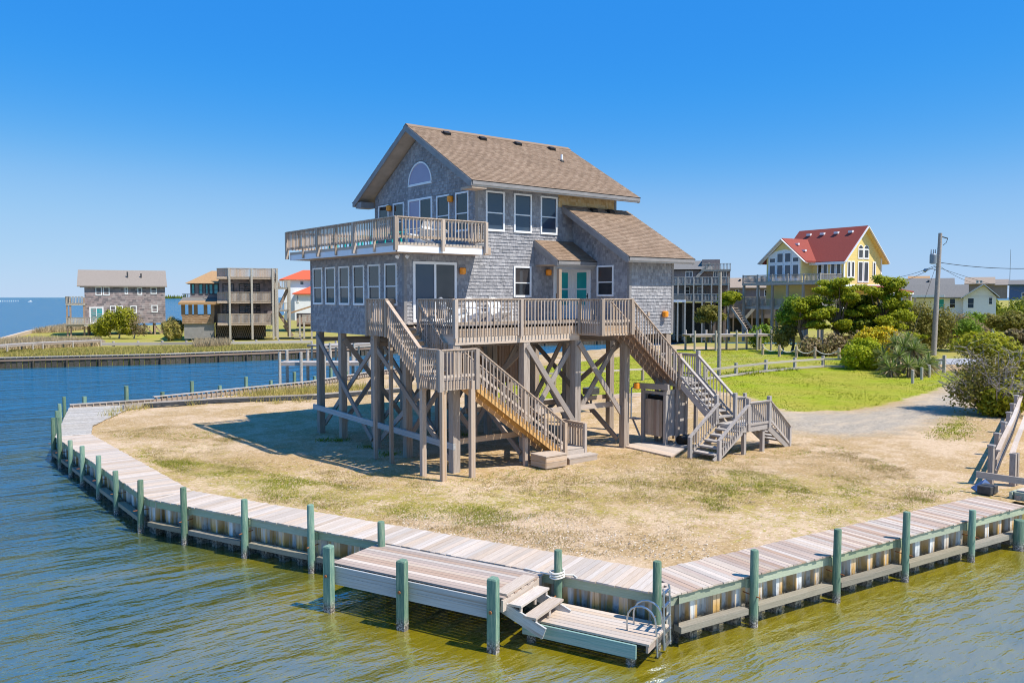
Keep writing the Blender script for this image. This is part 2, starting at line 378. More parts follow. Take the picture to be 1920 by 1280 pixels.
def shingle_field(name, parent, mat, O, S, T, W, Hh, hi=None, holes=(), expo=.135, wmin=.08, wmax=.19, th=.026, lo=0.0, local=False):
    """courses of overlapping shingles on the plane O + s*S + t*T; hi(s) cuts the top edge; holes are (s0,s1,t0,t1)"""
    O, S, T = Vector(O), Vector(S).normalized(), Vector(T).normalized(); N = S.cross(T)
    O_, S_, T_, N_ = (np.array(x) for x in (O, S, T, N)); vs = []; fs = []
    hi = hi or (lambda s: Hh); t = lo
    r = random.Random(hash((round(W, 2), round(Hh, 2), name)) & 0xffff)
    while t < Hh:
        iv = [(0.0, W)]; tm = t+expo*.5
        for (a, b, c, d) in holes:
            if c < tm < d:
                nv = []
                for (p, q) in iv:
                    if b <= p or a >= q: nv.append((p, q))
                    else:
                        if a > p: nv.append((p, a))
                        if b < q: nv.append((b, q))
                iv = nv
        for (p, q) in iv:
            s = p-r.random()*wmin
            while s < q:
                s1 = s+r.uniform(wmin, wmax); a, b = max(s, p), min(s1-.006, q); s = s1
                if b-a < .012: continue
                j = r.uniform(-.006, .006); t0 = max(t+j*1.6, 0); ha, hb = hi(a), hi(b)
                ta, tb = min(t+expo*1.12, ha), min(t+expo*1.12, hb)
                if ta-t0 < .005 and tb-t0 < .005: continue
                ta, tb = max(ta, t0+.004), max(tb, t0+.004); k = th*r.uniform(.75, 1.25)
                n = len(vs)
                for (ss, tt, nn) in ((a, t0, .002), (b, t0, .002), (a, t0, .004+k), (b, t0, .004+k), (b, tb, .005), (a, ta, .005)):
                    vs.append(O_+S_*ss+T_*tt+N_*nn)
                fs += [(n, n+1, n+3, n+2), (n+2, n+3, n+4, n+5), (n, n+2, n+5, n), (n+1, n+4, n+3, n+1)]
        t += expo
    fs = [f[:3] if f[3] == f[0] else f for f in fs]
    me = bpy.data.meshes.new(name); me.from_pydata([tuple(v) for v in vs], [], fs); me.materials.append(MATS[mat])
    o = bpy.data.objects.new(name, me); COL.objects.link(o); attach(o, parent, local); o['kind'] = 'stuff'; return o

def window(parent, O, S, w_, h_, glass='glass_dark', kind='window', bars='double', fw=.07, local=False, N=None, mat='white_trim', lower=None):
    """frame with recessed panes; O lower left corner on the wall face, S along the wall, wall normal = S x up"""
    O, S = Vector(O), Vector(S).normalized(); U = Vector((0, 0, 1)); N = S.cross(U)
    d0, d1 = -.02, .06
    def rect(m, a, b, c, d, n0, n1):
        p = [O+S*x+U*z+N*n for x in (a, b) for z in (c, d) for n in (n0, n1)]
        m.add(p, [(0, 1, 3, 2), (4, 6, 7, 5), (0, 4, 5, 1), (2, 3, 7, 6), (0, 2, 6, 4), (1, 5, 7, 3)])
    m = MB(); bt = fw*1.2
    rect(m, 0, fw, 0, h_, d0, d1); rect(m, w_-fw, w_, 0, h_, d0, d1); rect(m, fw, w_-fw, h_-fw, h_, d0, d1-.003); rect(m, fw, w_-fw, 0, bt, d0, d1+.012)
    if bars == 'slide': rect(m, w_*.5-.045, w_*.5+.045, bt, h_-fw, d0, d1-.006)
    fr = m.build(kind, mat, parent, local)
    def pane(a, b, c, d, n, g):
        q = MB(); rect(q, a, b, c, d, n-.012, n); q.build('pane', g, fr, True)
    if bars == 'double':
        hm = h_*.46; q = MB(); rect(q, fw, w_-fw, hm-.022, hm+.022, d0, .038); q.build('meeting_rail', mat, fr, True)
        pane(fw, w_-fw, bt, hm-.022, .012, lower or glass); pane(fw, w_-fw, hm+.022, h_-fw, .024, glass)
    elif bars == 'slide':
        pane(fw, w_*.5-.045, bt, h_-fw, .018, glass); pane(w_*.5+.045, w_-fw, bt, h_-fw, .026, lower or glass)
    else: pane(fw, w_-fw, bt, h_-fw, .02, glass)
    return fr

def railing(parent, A, B, drop, sp=None, posts=(0, 1), pw=.10, ptop=.03, pbot=None, mat='rail_wood', bal=.036, cap=.14, name='railing', out=None, low=None, skip=(), local=False):
    """top rail from A to B (points on the cap), vertical balusters reaching `drop` below it, posts at fractions"""
    A, B = Vector(A), Vector(B); d = B-A; L2 = math.hypot(d.x, d.y); hd = Vector((d.x, d.y, 0)).normalized()
    sp = sp or (.158 if abs(hd.x) > .7 else .132)
    side = Vector((-hd.y, hd.x, 0)); pbot = drop if pbot is None else pbot
    m = MB(); m.bar(A-V3(0, 0, .02), B-V3(0, 0, .02), cap, .038); m.bar(A-V3(0, 0, .075), B-V3(0, 0, .075), .038, .088)
    lw = low if low is not None else drop*.70
    rl = m.build(name, mat+'_j', parent, local); piece('bottom_rail', rl, mat, A-V3(0, 0, lw), B-V3(0, 0, lw), .038, .088, local=local)
    o = side*(.037 if out is None else out); n = max(2, int(L2/sp))
    for i in range(n+1):
        t = (i+.5)/(n+1)
        if any(abs(t-q)*L2 < pw*.6 for q in posts): continue
        p = A+d*t+o; j = random.uniform(-.006, .006)
        piece('baluster', rl, mat, p+V3(j, j, -drop+random.uniform(-.012, .006)), p+V3(0, 0, -.05), bal, bal, hd, local=local)
    for q in posts:
        p = A+d*q+o*.6
        piece('post', rl, mat, p+V3(0, 0, -pbot), p+V3(0, 0, ptop), pw, pw, hd, local=local)
    return rl
for nm, cs in (('rail_wood', ((.30, .23, .175), (.46, .37, .30), (.60, .51, .43))), ('gray_wood', ((.26, .225, .20), (.40, .36, .325), (.53, .49, .45)))):
    wood(nm+'_j', *cs, unit=False, tone=.2)

def stair(parent, A, B, width, side, n, mat='deck_wood', smat='new_wood', th=.05, riser=False, sd=.26, nstr=3, local=False):
    """treads from A (top nosing level) to B (bottom) along A->B horizontally; side = unit vector across"""
    A, B, side = Vector(A), Vector(B), Vector(side); d = B-A; run = Vector((d.x, d.y, 0)); hd = run.normalized(); rl = run.length; rise = (B.z-A.z)
    for i in range(n):
        t = (i+.5)/n; c = A+run*t+V3(0, 0, rise*(i+1)/(n+1)); k = rl/n*.54
        piece('tread', parent, mat, c-side*width/2, c+side*width/2, k*2, th, local=local)
        if riser: piece('riser', parent, mat, c-side*width/2+hd*k*.9-V3(0, 0, .1), c+side*width/2+hd*k*.9-V3(0, 0, .1), .03, .13, local=local)
    for k in range(nstr):
        s = side*(width*(k/(nstr-1)-.5)*.98)
        piece('stringer', parent, smat, A+s-V3(0, 0, sd*.75), B+s-V3(0, 0, sd*.35), .05, sd, local=local)

# ================================================================== SETTING
WZ = -1.05
K, N_, M_, L_ = V3(-9.5, -.9, 0), V3(-3.4, -16.05, 0), V3(-9.6, 13.3, 0), V3(-7.2, 23.6, 0)
E_ = V3(10.3, -17.62, 0)
LAND = [(-3.4, -16.05), (10.3, -17.62), (16, -20), (60, -40), (400, -220), (1600, -500), (2400, 300), (1500, 900), (500, 640), (230, 420), (130, 300), (75, 205), (45, 175), (16, 153), (8, 140), (-.8, 106), (-14, 90), (-34, 77.5),
        (-5.2, 69.6), (9, 65.2), (26, 63.4), (60, 66), (88, 60), (101, 47), (95, 36), (84, 33.5), (79, 38), (74, 46), (44, 42), (15, 30), (8.1, 26), (-2.9, 23.3), (-7.2, 23.6), (-9.6, 13.3), (-9.5, -.9)]
from mathutils.geometry import tessellate_polygon
def poly_mesh(name, pts, z, mat, skirt=None, **kw):
    n = len(pts); v = [(x, y, z) for x, y in pts]; f = []
    for t in tessellate_polygon([[Vector(p) for p in v]]):
        p, q, r = (Vector(v[i]) for i in t)
        f.append(tuple(t) if (q-p).cross(r-p).z > 0 else tuple(t)[::-1])
    if skirt is not None: v += [(x, y, skirt) for x, y in pts]; f += [(i, n+i, n+(i+1) % n, (i+1) % n) for i in range(n)]
    me = bpy.data.meshes.new(name); me.from_pydata(v, [], f); me.materials.append(MATS[mat])
    o = bpy.data.objects.new(name, me); COL.objects.link(o); return tag(o, **kw)
def groundmat(name, lawn_only=False):
    m, t = newmat(name); geo = t.n('NewGeometry'); P = geo.outputs['Position']
    n_f = t.noise(P, 9, 6, .75); n_m = t.noise(P, 1.3, 6, .7); n_b = t.noise(P, .22, 4, .6); n_x = t.noise(P, 34, 3, .7)
    green = t.mix(t.ramp(t.noise(P, 2.2, 11, .88), [(.36, 0), (.64, 1)]), (.17, .245, .008), (.34, .37, .012))
    green = t.mix(t.ramp(n_b, [(.38, 0), (.62, .8)]), green, (.36, .30, .045))
    green = t.mix(t.ramp(n_f, [(.34, .35), (.5, 0)]), green, (.17, .18, .01))
    green = t.mix(t.ramp(t.noise(t.mapped(P, (.9, .22, 1)), 1.0, 4, .6), [(.45, 0), (.7, .6)]), green, (.38, .33, .07))
    if lawn_only:
        col = t.mix(t.ramp(t.noise(P, .035, 4, .6), [(.38, .25), (.6, .85)]), green, (.34, .27, .10)); t.out(col, .95, n_f, .5, .03, .1); return m
    at = t.n('Attribute', attribute_name='zone'); sp = t.n('SeparateColor'); t.l(at.outputs['Color'], sp.inputs[0])
    n_s = t.noise(P, 4.5, 12, .88)
    sand = t.mix(t.ramp(n_s, [(.36, 0), (.62, 1)]), (.46, .315, .19), (.70, .525, .35))
    dry = t.mix(t.ramp(t.noise(P, 7.5, 12, .9), [(.38, 0), (.62, 1)]), (.29, .18, .075), (.49, .335, .15))
    cov = t.math('ADD', t.math('MULTIPLY', n_m, .6), t.math('MULTIPLY', n_s, .5))
    covb = t.math('ADD', cov, t.math('MULTIPLY', t.math('SUBTRACT', n_b, .5), .7))
    sand = t.mix(t.ramp(t.noise(P, 70, 2, .6), [(.36, .6), (.50, 0)]), sand, (.27, .185, .11))
    col = t.mix(t.ramp(covb, [(.47, 0), (.60, .8)]), sand, dry)
    gy = t.math('ADD', t.math('MULTIPLY', t.math('SUBTRACT', n_f, .5), .9), t.math('ADD', sp.outputs[2], t.math('MULTIPLY', t.math('SUBTRACT', n_m, .5), 1.2)))
    col = t.mix(t.ramp(gy, [(.40, 0), (.66, .75)]), col, t.mix(t.ramp(n_s, [(.38, 0), (.62, 1)]), (.22, .19, .03), (.44, .36, .08)))
    thin = t.ramp(n_b, [(.35, .25), (.6, 1)])
    fl1 = t.math('MULTIPLY', t.ramp(t.noise(P, 8.5, 4, .62), [(.53, 0), (.59, .7)]), thin)
    col = t.mix(fl1, col, (.25, .165, .07))
    fl2 = t.ramp(t.math('ADD', t.noise(t.mapped(P, (1, 1, 1)), 5.5, 5, .7), t.math('MULTIPLY', t.math('SUBTRACT', sp.outputs[2], .4), .35)), [(.55, 0), (.62, .8)])
    col = t.mix(fl2, col, (.32, .27, .035))
    col = t.mix(t.ramp(t.noise(P, 12.5, 3, .6), [(.60, 0), (.66, .7)]), col, (.72, .60, .45))
    brk = t.math('MULTIPLY', t.math('SUBTRACT', n_m, .5), .7)
    grv = t.mix(t.ramp(t.noise(P, 11, 10, .9), [(.40, 0), (.60, 1)]), (.13, .115, .095), (.54, .47, .375))
    grv = t.mix(t.ramp(t.noise(t.mapped(P, (.5, 1.3, 1)), 1.1, 5, .7), [(.46, 0), (.68, .75)]), grv, (.52, .41, .29))
    gf = t.ramp(t.math('ADD', sp.outputs[1], t.math('ADD', t.math('MULTIPLY', brk, 1.5), t.math('MULTIPLY', t.math('SUBTRACT', n_f, .5), .6))), [(.34, 0), (.80, .9)])
    col = t.mix(gf, col, grv)
    lf = t.ramp(t.math('ADD', sp.outputs[0], t.math('ADD', brk, t.math('MULTIPLY', t.math('SUBTRACT', n_f, .5), .5))), [(.42, 0), (.58, 1)])
    col = t.mix(lf, col, green)
    t.out(col, .95, t.math('ADD', n_f, n_x), .35, .03, .1); return m
groundmat('yard_ground'); groundmat('lawn_ground', True)
LANDG = [{(-3.4, -16.05): (-2.9, -15.5), (10.3, -17.62): (10.3, -17.05), (-9.6, 13.3): (-9.05, 13.3), (-9.5, -.9): (-8.95, -.85), (-7.2, 23.6): (-6.6, 23.1)}.get(p, p) for p in LAND]
poly_mesh('ground', LANDG, -.12, 'lawn_ground', skirt=-1.8, kind='structure')
# fine yard sheet with zones (x: lawn, y: gravel, z: patchy green)
def inside(P, poly):
    x, y = P[:, 0], P[:, 1]; c = np.zeros(len(P), bool); n = len(poly)
    for i in range(n):
        x0, y0 = poly[i]; x1, y1 = poly[i-1]
        with np.errstate(divide='ignore', invalid='ignore'):
            k = ((y0 > y) != (y1 > y)) & (x < (x1-x0)*(y-y0)/(y1-y0+1e-12)+x0)
        c ^= k
    return c
def pdist(P, poly, closed=True):
    d = np.full(len(P), 1e9); n = len(poly)
    for i in range(n if closed else n-1):
        a = np.array(poly[i], float); b = np.array(poly[(i+1) % n], float); ab = b-a
        t = np.clip(((P-a)@ab)/(ab@ab), 0, 1); d = np.minimum(d, np.hypot(*(P-a-t[:, None]*ab).T))
    return d
def soft(P, poly, wd):
    d = pdist(P, poly); s = np.where(inside(P, poly), d, -d); return np.clip(.5+s/wd/2, 0, 1)
def gp(*pts): return [tuple(G(x, y)[:2]) for x, y in pts]
LAWN = gp((1270, 655), (1440, 655), (1585, 668), (1640, 686), (1770, 694), (1830, 696), (1790, 716), (1740, 735), (1660, 757), (1590, 769), (1480, 770), (1400, 742), (1330, 728), (1270, 735), (1180, 740), (990, 752), (900, 757), (900, 700))
DRYL = gp((1270, 662), (1440, 660), (1600, 672), (1600, 692), (1480, 696), (1380, 706), (1300, 716), (1270, 716))
LAWN2 = gp((1748, 812), (1760, 796), (1792, 778), (1822, 785), (1830, 800), (1800, 825), (1760, 825))
GRAV = gp((1440, 768), (1500, 772), (1600, 771), (1690, 757), (1760, 732), (1800, 712), (1840, 692), (1880, 690), (1850, 725), (1830, 760), (1790, 778), (1745, 795), (1690, 812), (1600, 818), (1500, 812), (1450, 800))
PALE = gp((1480, 830), (1740, 820), (1790, 850), (1740, 890), (1500, 880), (1380, 870))
DRYG = gp((240, 850), (420, 870), (620, 905), (800, 925), (980, 930), (1040, 960), (900, 985), (640, 960), (420, 910))
DRYG2 = gp((1080, 880), (1400, 880), (1500, 900), (1560, 960), (1300, 975), (1060, 930)); DRYG3 = gp((1500, 910), (1700, 890), (1800, 915), (1700, 960), (1560, 990))
BARE = gp((740, 970), (1000, 960), (1330, 1020), (1330, 1048), (1000, 1040), (760, 1000)); BARE2 = gp((160, 790), (330, 770), (700, 755), (900, 790), (1000, 850), (760, 880), (500, 850), (340, 800))
res = .28; gx = np.arange(-10, 66, res); gy = np.arange(-18.5, 48, res); X, Y = np.meshgrid(gx, gy); Pg = np.c_[X.ravel(), Y.ravel()]
inl = inside(Pg, LANDG)
z0 = np.zeros((len(Pg), 4), np.float32); z0[:, 3] = 1
z0[:, 0] = np.maximum(soft(Pg, LAWN, 1.4)-.42*soft(Pg, DRYL, 2.5), .62*soft(Pg, LAWN2, 1.3))
z0[:, 1] = soft(Pg, GRAV, 2.0)*1.0
z0[:, 2] = .30+.30*soft(Pg, DRYG, 3.0)+.16*soft(Pg, DRYG2, 3.0)+.16*soft(Pg, DRYG3, 3.0)-.35*soft(Pg, BARE, .8)-.35*soft(Pg, BARE2, .9)-.4*soft(Pg, PALE, 1.2)
zz = -.025+.018*np.sin(Pg[:, 0]*.7+1)*np.cos(Pg[:, 1]*.6)+.012*np.sin(Pg[:, 0]*2.1)*np.sin(Pg[:, 1]*1.7)+rng.normal(0, .006, len(Pg))
nx = len(gx); ii = np.arange((len(gy)-1)*nx).reshape(len(gy)-1, nx)[:, :-1].ravel()
quads = np.c_[ii, ii+1, ii+nx+1, ii+nx]; quads = quads[inl[quads].all(1)]
used = np.unique(quads); rm = np.full(len(Pg), -1); rm[used] = np.arange(len(used))
yard = array_mesh('yard', np.c_[Pg, zz][used], rm[quads], 'yard_ground', kind='structure')
ca = yard.data.attributes.new('zone', 'FLOAT_COLOR', 'POINT'); ca.data.foreach_set('color', np.clip(z0[used], 0, 1).ravel())
yard.data.polygons.foreach_set('use_smooth', [True]*len(yard.data.polygons))
# water: one sheet to the horizon, denser near the lot where the shallows are
def ring_grid():
    c = np.array([-6., -8.]); rr = np.r_[np.linspace(0, 60, 61), np.geomspace(62, 16000, 60)]; aa = np.linspace(0, 2*np.pi, 181)[:-1]
    p = np.array([[c[0]+r*np.cos(a), c[1]+r*np.sin(a)] for r in rr for a in aa]); n = len(aa)
    f = [(i*n+k, i*n+(k+1) % n, (i+1)*n+(k+1) % n, (i+1)*n+k) for i in range(len(rr)-1) for k in range(n)]
    return p, np.array(f)
wp, wf = ring_grid()
water = array_mesh('water', np.c_[wp, np.full(len(wp), WZ)], wf, 'water', kind='structure')
dl = pdist(wp, [tuple(M_[:2]), tuple(K[:2]), tuple(N_[:2]), tuple(E_[:2]), (40, -20)], False)
front = np.clip((-(wp[:, 1])+4)/16, 0, 1)                       # the shoal lies off the front of the lot
sh = np.clip(1.12-dl/20.0, 0, 1)*(.40+.60*front)
sh = np.maximum(sh, np.clip(.62-dl/40, 0, 1)*np.clip((-(wp[:, 1])+16)/22, 0, 1))
sa = water.data.attributes.new('shallow', 'FLOAT', 'POINT'); sa.data.foreach_set('value', sh.astype(np.float32))
# road behind the lot
plain('road_asphalt', (.36, .35, .345), .12, 2, .9)
poly_mesh('road', gp((1752, 683), (1860, 683), (1990, 700), (1990, 684), (1870, 671), (1762, 672)), .012, 'road_asphalt', kind='structure')
m = MB()
for i in range(14):
    x = 300+i*3.5; m.add([PD(x, 3800, 0), PD(x+6, 3800, 0), PD(x+3, 3800, 14+9*random.random()), PD(x+3, 4100, 10), PD(x, 4100, 0), PD(x+6, 4100, 0)], [(0, 1, 2), (0, 2, 3, 4), (1, 5, 3, 2), (4, 3, 5)])
m.build('far_shore', 'leaf_dark', kind='structure')
# ================================================================== THE BEACH HOUSE
house = empty('beach_house', (5.6, 4, 0), label='tall grey shingled beach house on wooden piles with two decks', cat='house')
UZ, FZ, WT = 4.56, 5.12, 7.74            # underside, main floor, wing wall top
SL = .589
core = MB().box(0.0, 3.31, 0, 8.15, UZ, WT).box(3.31, 11.22, 0, 8.12, UZ, 10.55)
core.prism([(3.31, 0, 10.5), (3.31, 8.12, 10.5), (3.31, 4.06, 10.5+4.06*SL+.02)], (7.91, 0, 0))
core.box(8.56, 11.22, -3.44, 0.0, UZ, 7.62)
core.prism([(8.56, 0, 7.6), (8.56, -3.44, 7.6), (8.56, -3.44, 7.9), (8.56, 0, 9.93)], (2.66, 0, 0))
core.build('wall', 'wall_core', house)
# --- window and door list on each wall face: (s0, s1, z0, z1)
W1w = [(7.86, 6.91), (6.61, 5.66), (5.31, 4.37), (4.02, 3.07), (2.74, 1.77), (1.41, .47)]
for i, (a, b) in enumerate(W1w): window(house, (0, a, 5.77), (0, -1, 0), a-b, 1.63, 'glass_dark' if i % 2 else 'glass_gray')
for a, b in ((3.8, 4.75), (5.25, 6.2), (6.69, 7.63)): window(house, (a, 0, 8.77), (1, 0, 0), b-a, 1.62, 'glass_blue')
window(house, (5.24, 0, 6.1), (1, 0, 0), .94, 1.29, 'glass_gray', lower='glass_dark')
window(house, (.36, 0, 5.14), (1, 0, 0), 2.0, 2.32, 'glass_blue', 'sliding_door', 'slide', .10, lower='glass_gray')
W3w = [(7.76, 6.81), (6.40, 5.44), (2.76, 1.79), (1.35, .41)]
for a, b in W3w: window(house, (3.31, a, 8.77), (0, -1, 0), a-b, 1.61, 'glass_dark')
window(house, (3.31, 5.08, 8.08), (0, -1, 0), 1.97, 2.34, 'glass_lilac', 'sliding_door', 'slide', .09, lower='glass_dark')
window(house, (8.56, -1.59, 6.13), (0, -1, 0), .99, 1.3, 'glass_gray', lower='glass_dark')
def door(O, S, wd, ht, knob):
    O, S = Vector(O), Vector(S); U = V3(0, 0, 1); N = S.cross(U); m = MB()
    def rc(m, a, b, c, d, n0, n1): m.add([O+S*x+U*z+N*n for x in (a, b) for z in (c, d) for n in (n0, n1)], [(0, 1, 3, 2), (4, 6, 7, 5), (0, 4, 5, 1), (2, 3, 7, 6), (0, 2, 6, 4), (1, 5, 7, 3)])
    rc(m, 0, .1, 0, ht, -.02, .07); rc(m, wd-.1, wd, 0, ht, -.02, .07); rc(m, .1, wd-.1, ht-.1, ht, -.02, .067)
    for a, b, c, d in ((.1, .26, .02, ht-.1), (wd-.26, wd-.1, .02, ht-.1), (.26, wd-.26, .02, .62), (.26, wd-.26, ht-.28, ht-.1), (.26, wd-.26, 1.28, 1.34)): rc(m, a, b, c, d, -.01, .03)
    f = m.build('door', 'white_trim', house)
    for c, d in ((.62, 1.28), (1.34, ht-.28)):
        q = MB(); rc(q, .26, wd-.26, c, d, -.005, .012); q.build('pane', 'glass_teal', f, True)
    q = MB(); k = wd-.18 if knob else .18; p = O+S*k+U*1.0+N*.03; q.tube([p, p+N*.03, p+N*.07], [.012, .03, .02], 8); rc(q, k-.02, k+.02, .9, 1.12, .03, .04); q.build('door_handle', 'vent_black', f, True, True)
door((7.42, 0, 5.14), (1, 0, 0), 1.13, 2.31, False); door((8.56, -.06, 5.14), (0, -1, 0), 1.14, 2.31, True)
# half round window in the gable
hr = MB(); pane = MB(); cyy, rr = 4.09, .975; outer = []; inner = []
for k in range(25):
    a = math.pi*k/24; outer.append((cyy+rr*math.cos(a), 11.0+1.0*math.sin(a))); inner.append((cyy+(rr-.075)*math.cos(a), 11.07+.86*math.sin(a)))
for k in range(24):
    q = [(3.31-.06, *outer[k]), (3.31-.06, *outer[k+1]), (3.31-.06, *inner[k+1]), (3.31-.06, *inner[k])]; hr.prism(q, (.08, 0, 0))
hr.box(3.25, 3.33, cyy-rr, cyy+rr, 10.98, 11.075)
hro = hr.build('arched_window', 'white_trim', house); pane.prism([(3.28, y, z) for y, z in inner], (.02, 0, 0)); pane.build('pane', 'glass_lilac', hro, True)
# --- shingle siding
holes = [(8.15-a, 8.15-b, 5.77-UZ, 7.4-UZ) for a, b in W1w]
shingle_field('shingle_siding', house, 'wall_shingle', (0, 8.15, UZ), (0, -1, 0), (0, 0, 1), 8.15, WT-UZ, holes=holes)
h2 = [(.36, 2.36, 0, 7.46-UZ), (5.24, 6.18, 6.1-UZ, 7.39-UZ), (7.42, 8.56, 0, 7.45-UZ), (3.8, 4.75, 8.77-UZ, 10.39-UZ), (5.25, 6.2, 8.77-UZ, 10.39-UZ), (6.69, 7.63, 8.77-UZ, 10.39-UZ)]
shingle_field('shingle_siding', house, 'wall_shingle', (0, 0, UZ), (1, 0, 0), (0, 0, 1), 8.54, 10.5-UZ, hi=lambda s: (WT if s < 3.31 else (10.5 if s < 7.72 else 9.98))-UZ, holes=h2)
shingle_field('shingle_siding', house, 'wall_shingle_new', (7.72, 0, 9.98), (1, 0, 0), (0, 0, 1), 3.5, .52, expo=.14)
h3 = [(8.12-a, 8.12-b, .77, 2.38) for a, b in W3w]+[(8.12-5.08, 8.12-3.11, 0, 2.42)]+[(4.03-rr*.98*math.sin(math.acos(min(1, max(0, (q+.5)/8)))), 4.03+rr*.98*math.sin(math.acos(min(1, max(0, (q+.5)/8)))), 2.98+q*.125, 3.11+q*.125) for q in range(8)]
shingle_field('shingle_siding', house, 'wall_shingle', (3.31, 8.12, 8.0), (0, -1, 0), (0, 0, 1), 8.12, 5.2, hi=lambda s: 2.5+SL*(4.06-abs(s-4.06))-.06+.35, holes=h3)
shingle_field('shingle_siding', house, 'wall_shingle', (8.56, 0, UZ), (0, -1, 0), (0, 0, 1), 3.44, 5.4, hi=lambda s: 9.95-SL*s-UZ, holes=[(.06, 1.2, 0, 7.45-UZ), (1.59, 2.58, 6.13-UZ, 7.43-UZ)])
shingle_field('shingle_siding', house, 'wall_shingle', (8.56, -3.44, UZ), (1, 0, 0), (0, 0, 1), 2.66, 3.1)
shingle_field('shingle_siding', house, 'wall_shingle', (11.22, -3.44, UZ), (0, 1, 0), (0, 0, 1), 11.5, 3.2)
def corner(x, y, z0, z1, dx, dy):
    m = MB(); m.box(x-.012 if dx < 0 else x-.1, x+.1 if dx < 0 else x+.03, y-.03, y+.005, z0, z1); m.box(x-.03, x-.004, y-.027, y+.1, z0, z1); m.build('corner_board', 'gray_trim', house)
corner(0, 0, UZ, WT, -1, 0); corner(3.31, 0, 8.05, 10.42, -1, 0); corner(8.56, -3.44, UZ, 7.6, -1, 0)
MB().box(11.12, 11.25, -3.475, -3.44, UZ, 7.6).build('corner_board', 'gray_trim', house)
MB().box(11.12, 11.25, -.035, 0, 9.9, 10.5).build('corner_board', 'gray_trim', house)
MB().box(-.03, 0, 8.05, 8.17, UZ, WT).build('corner_board', 'gray_trim', house)
MB().box(3.28, 3.31, 8.0, 8.14, 8.0, 10.4).build('corner_board', 'gray_trim', house)
# --- roofs
def slope_roof(x0, x1, ytop, ztop, yeave, th=.2, sh=True, soff=True):
    ze = ztop-abs(ytop-yeave)*SL; m = MB()
    m.prism([(x0, ytop, ztop), (x0, yeave, ze), (x0, yeave, ze-.05), (x0, ytop, ztop-.05)], (x1-x0, 0, 0)); r = m.build('roof', 'gray_trim', house)
    d = Vector((0, yeave-ytop, ze-ztop)); L = d.length; T = -d.normalized()
    S = V3(1, 0, 0) if yeave < ytop else V3(-1, 0, 0); o = V3(x0 if yeave < ytop else x1, yeave, ze)
    if sh: shingle_field('roof_shingles', r, 'roof_shingle', o-T*.02, S, T, x1-x0, L, expo=.14, wmin=.10, wmax=.30, th=.014, local=True)
    MB().prism([(x0+.03, ytop, ztop-.052), (x0+.03, yeave+.03*(1 if yeave < ytop else -1), ze-.052), (x0+.03, yeave+.03*(1 if yeave < ytop else -1), ze-th), (x0+.03, ytop, ztop-th)], (x1-x0-.06, 0, 0)).build('soffit', 'soffit', r, True)
    s_ = 1 if yeave < ytop else -1
    for xx in (x0-.02, x1-.02):
        MB().prism([(xx, ytop, ztop-.03), (xx, yeave, ze-.03), (xx, yeave, ze-.22), (xx, yeave+.12*s_, ze-.24), (xx, ytop, ztop-.29)], (.04, 0, 0)).build('rake_board', 'gray_trim', r, True)
    MB().prism([(x0-.03, yeave-.03*s_, ze-.035), (x1+.03, yeave-.03*s_, ze-.035), (x1+.03, yeave-.03*s_, ze-.005), (x0-.03, yeave-.03*s_, ze-.005)], (0, .02*s_, 0)).build('drip_edge', 'vent_black', r, True)
    MB().box(x0+.025, x1-.025, min(yeave, yeave-.03*s_), max(yeave, yeave-.03*s_), ze-.165, ze-.02).build('fascia', 'gray_trim', r, True)
    MB().box(x0+.03, x1-.03, min(yeave+.005*s_, yeave+.16*s_), max(yeave+.005*s_, yeave+.16*s_), ze-.222, ze-.168).build('soffit_strip', 'strip_tan', r, True)
    return r
r1 = slope_roof(2.55, 11.95, 4.06, 13.5, -.83); r2 = slope_roof(2.55, 11.95, 4.06, 13.498, 8.95)
slope_roof(7.93, 11.95, -.02, 10.08, -4.02)
slope_roof(6.34, 8.53, -.02, 8.52, -1.56, th=.16)
MB().prism([(2.55, 4.06, 13.56), (2.55, 3.86, 13.435), (2.55, 3.86, 13.405), (2.55, 4.06, 13.52), (2.55, 4.26, 13.405), (2.55, 4.26, 13.435)], (9.4, 0, 0)).build('ridge_cap', 'roof_shingle', r1, True)
def eave_box(y0, y1): MB().box(2.58, 3.28, y0, y1, 10.30, 10.58).build('eave_return', 'gray_trim', house)
eave_box(8.16, 8.72); MB().box(2.58, 3.28, -.8, -.03, 10.32, 10.4).build('eave_return', 'soffit', house)
# porch: shingled cheek, beam and post
MB().prism([(6.42, -.02, 8.38), (6.42, -1.42, 7.56), (6.42, -1.42, 7.46), (6.42, -.02, 7.46)], (.06, 0, 0)).build('porch_cheek', 'wall_core', house)
shingle_field('shingle_siding', house, 'wall_shingle', (6.418, -.02, 7.46), (0, -1, 0), (0, 0, 1), 1.4, .95, hi=lambda s: .93-SL*s)
MB().box(6.42, 8.52, -1.44, -.04, 7.42, 7.455).build('porch_ceiling', 'soffit', house)
piece('porch_beam', house, 'gray_wood', (6.4, -1.4, 7.34), (8.53, -1.4, 7.34), .1, .16)
piece('porch_post', house, 'rail_wood', (6.55, -1.4, FZ), (6.55, -1.4, 7.27), .15, .15)
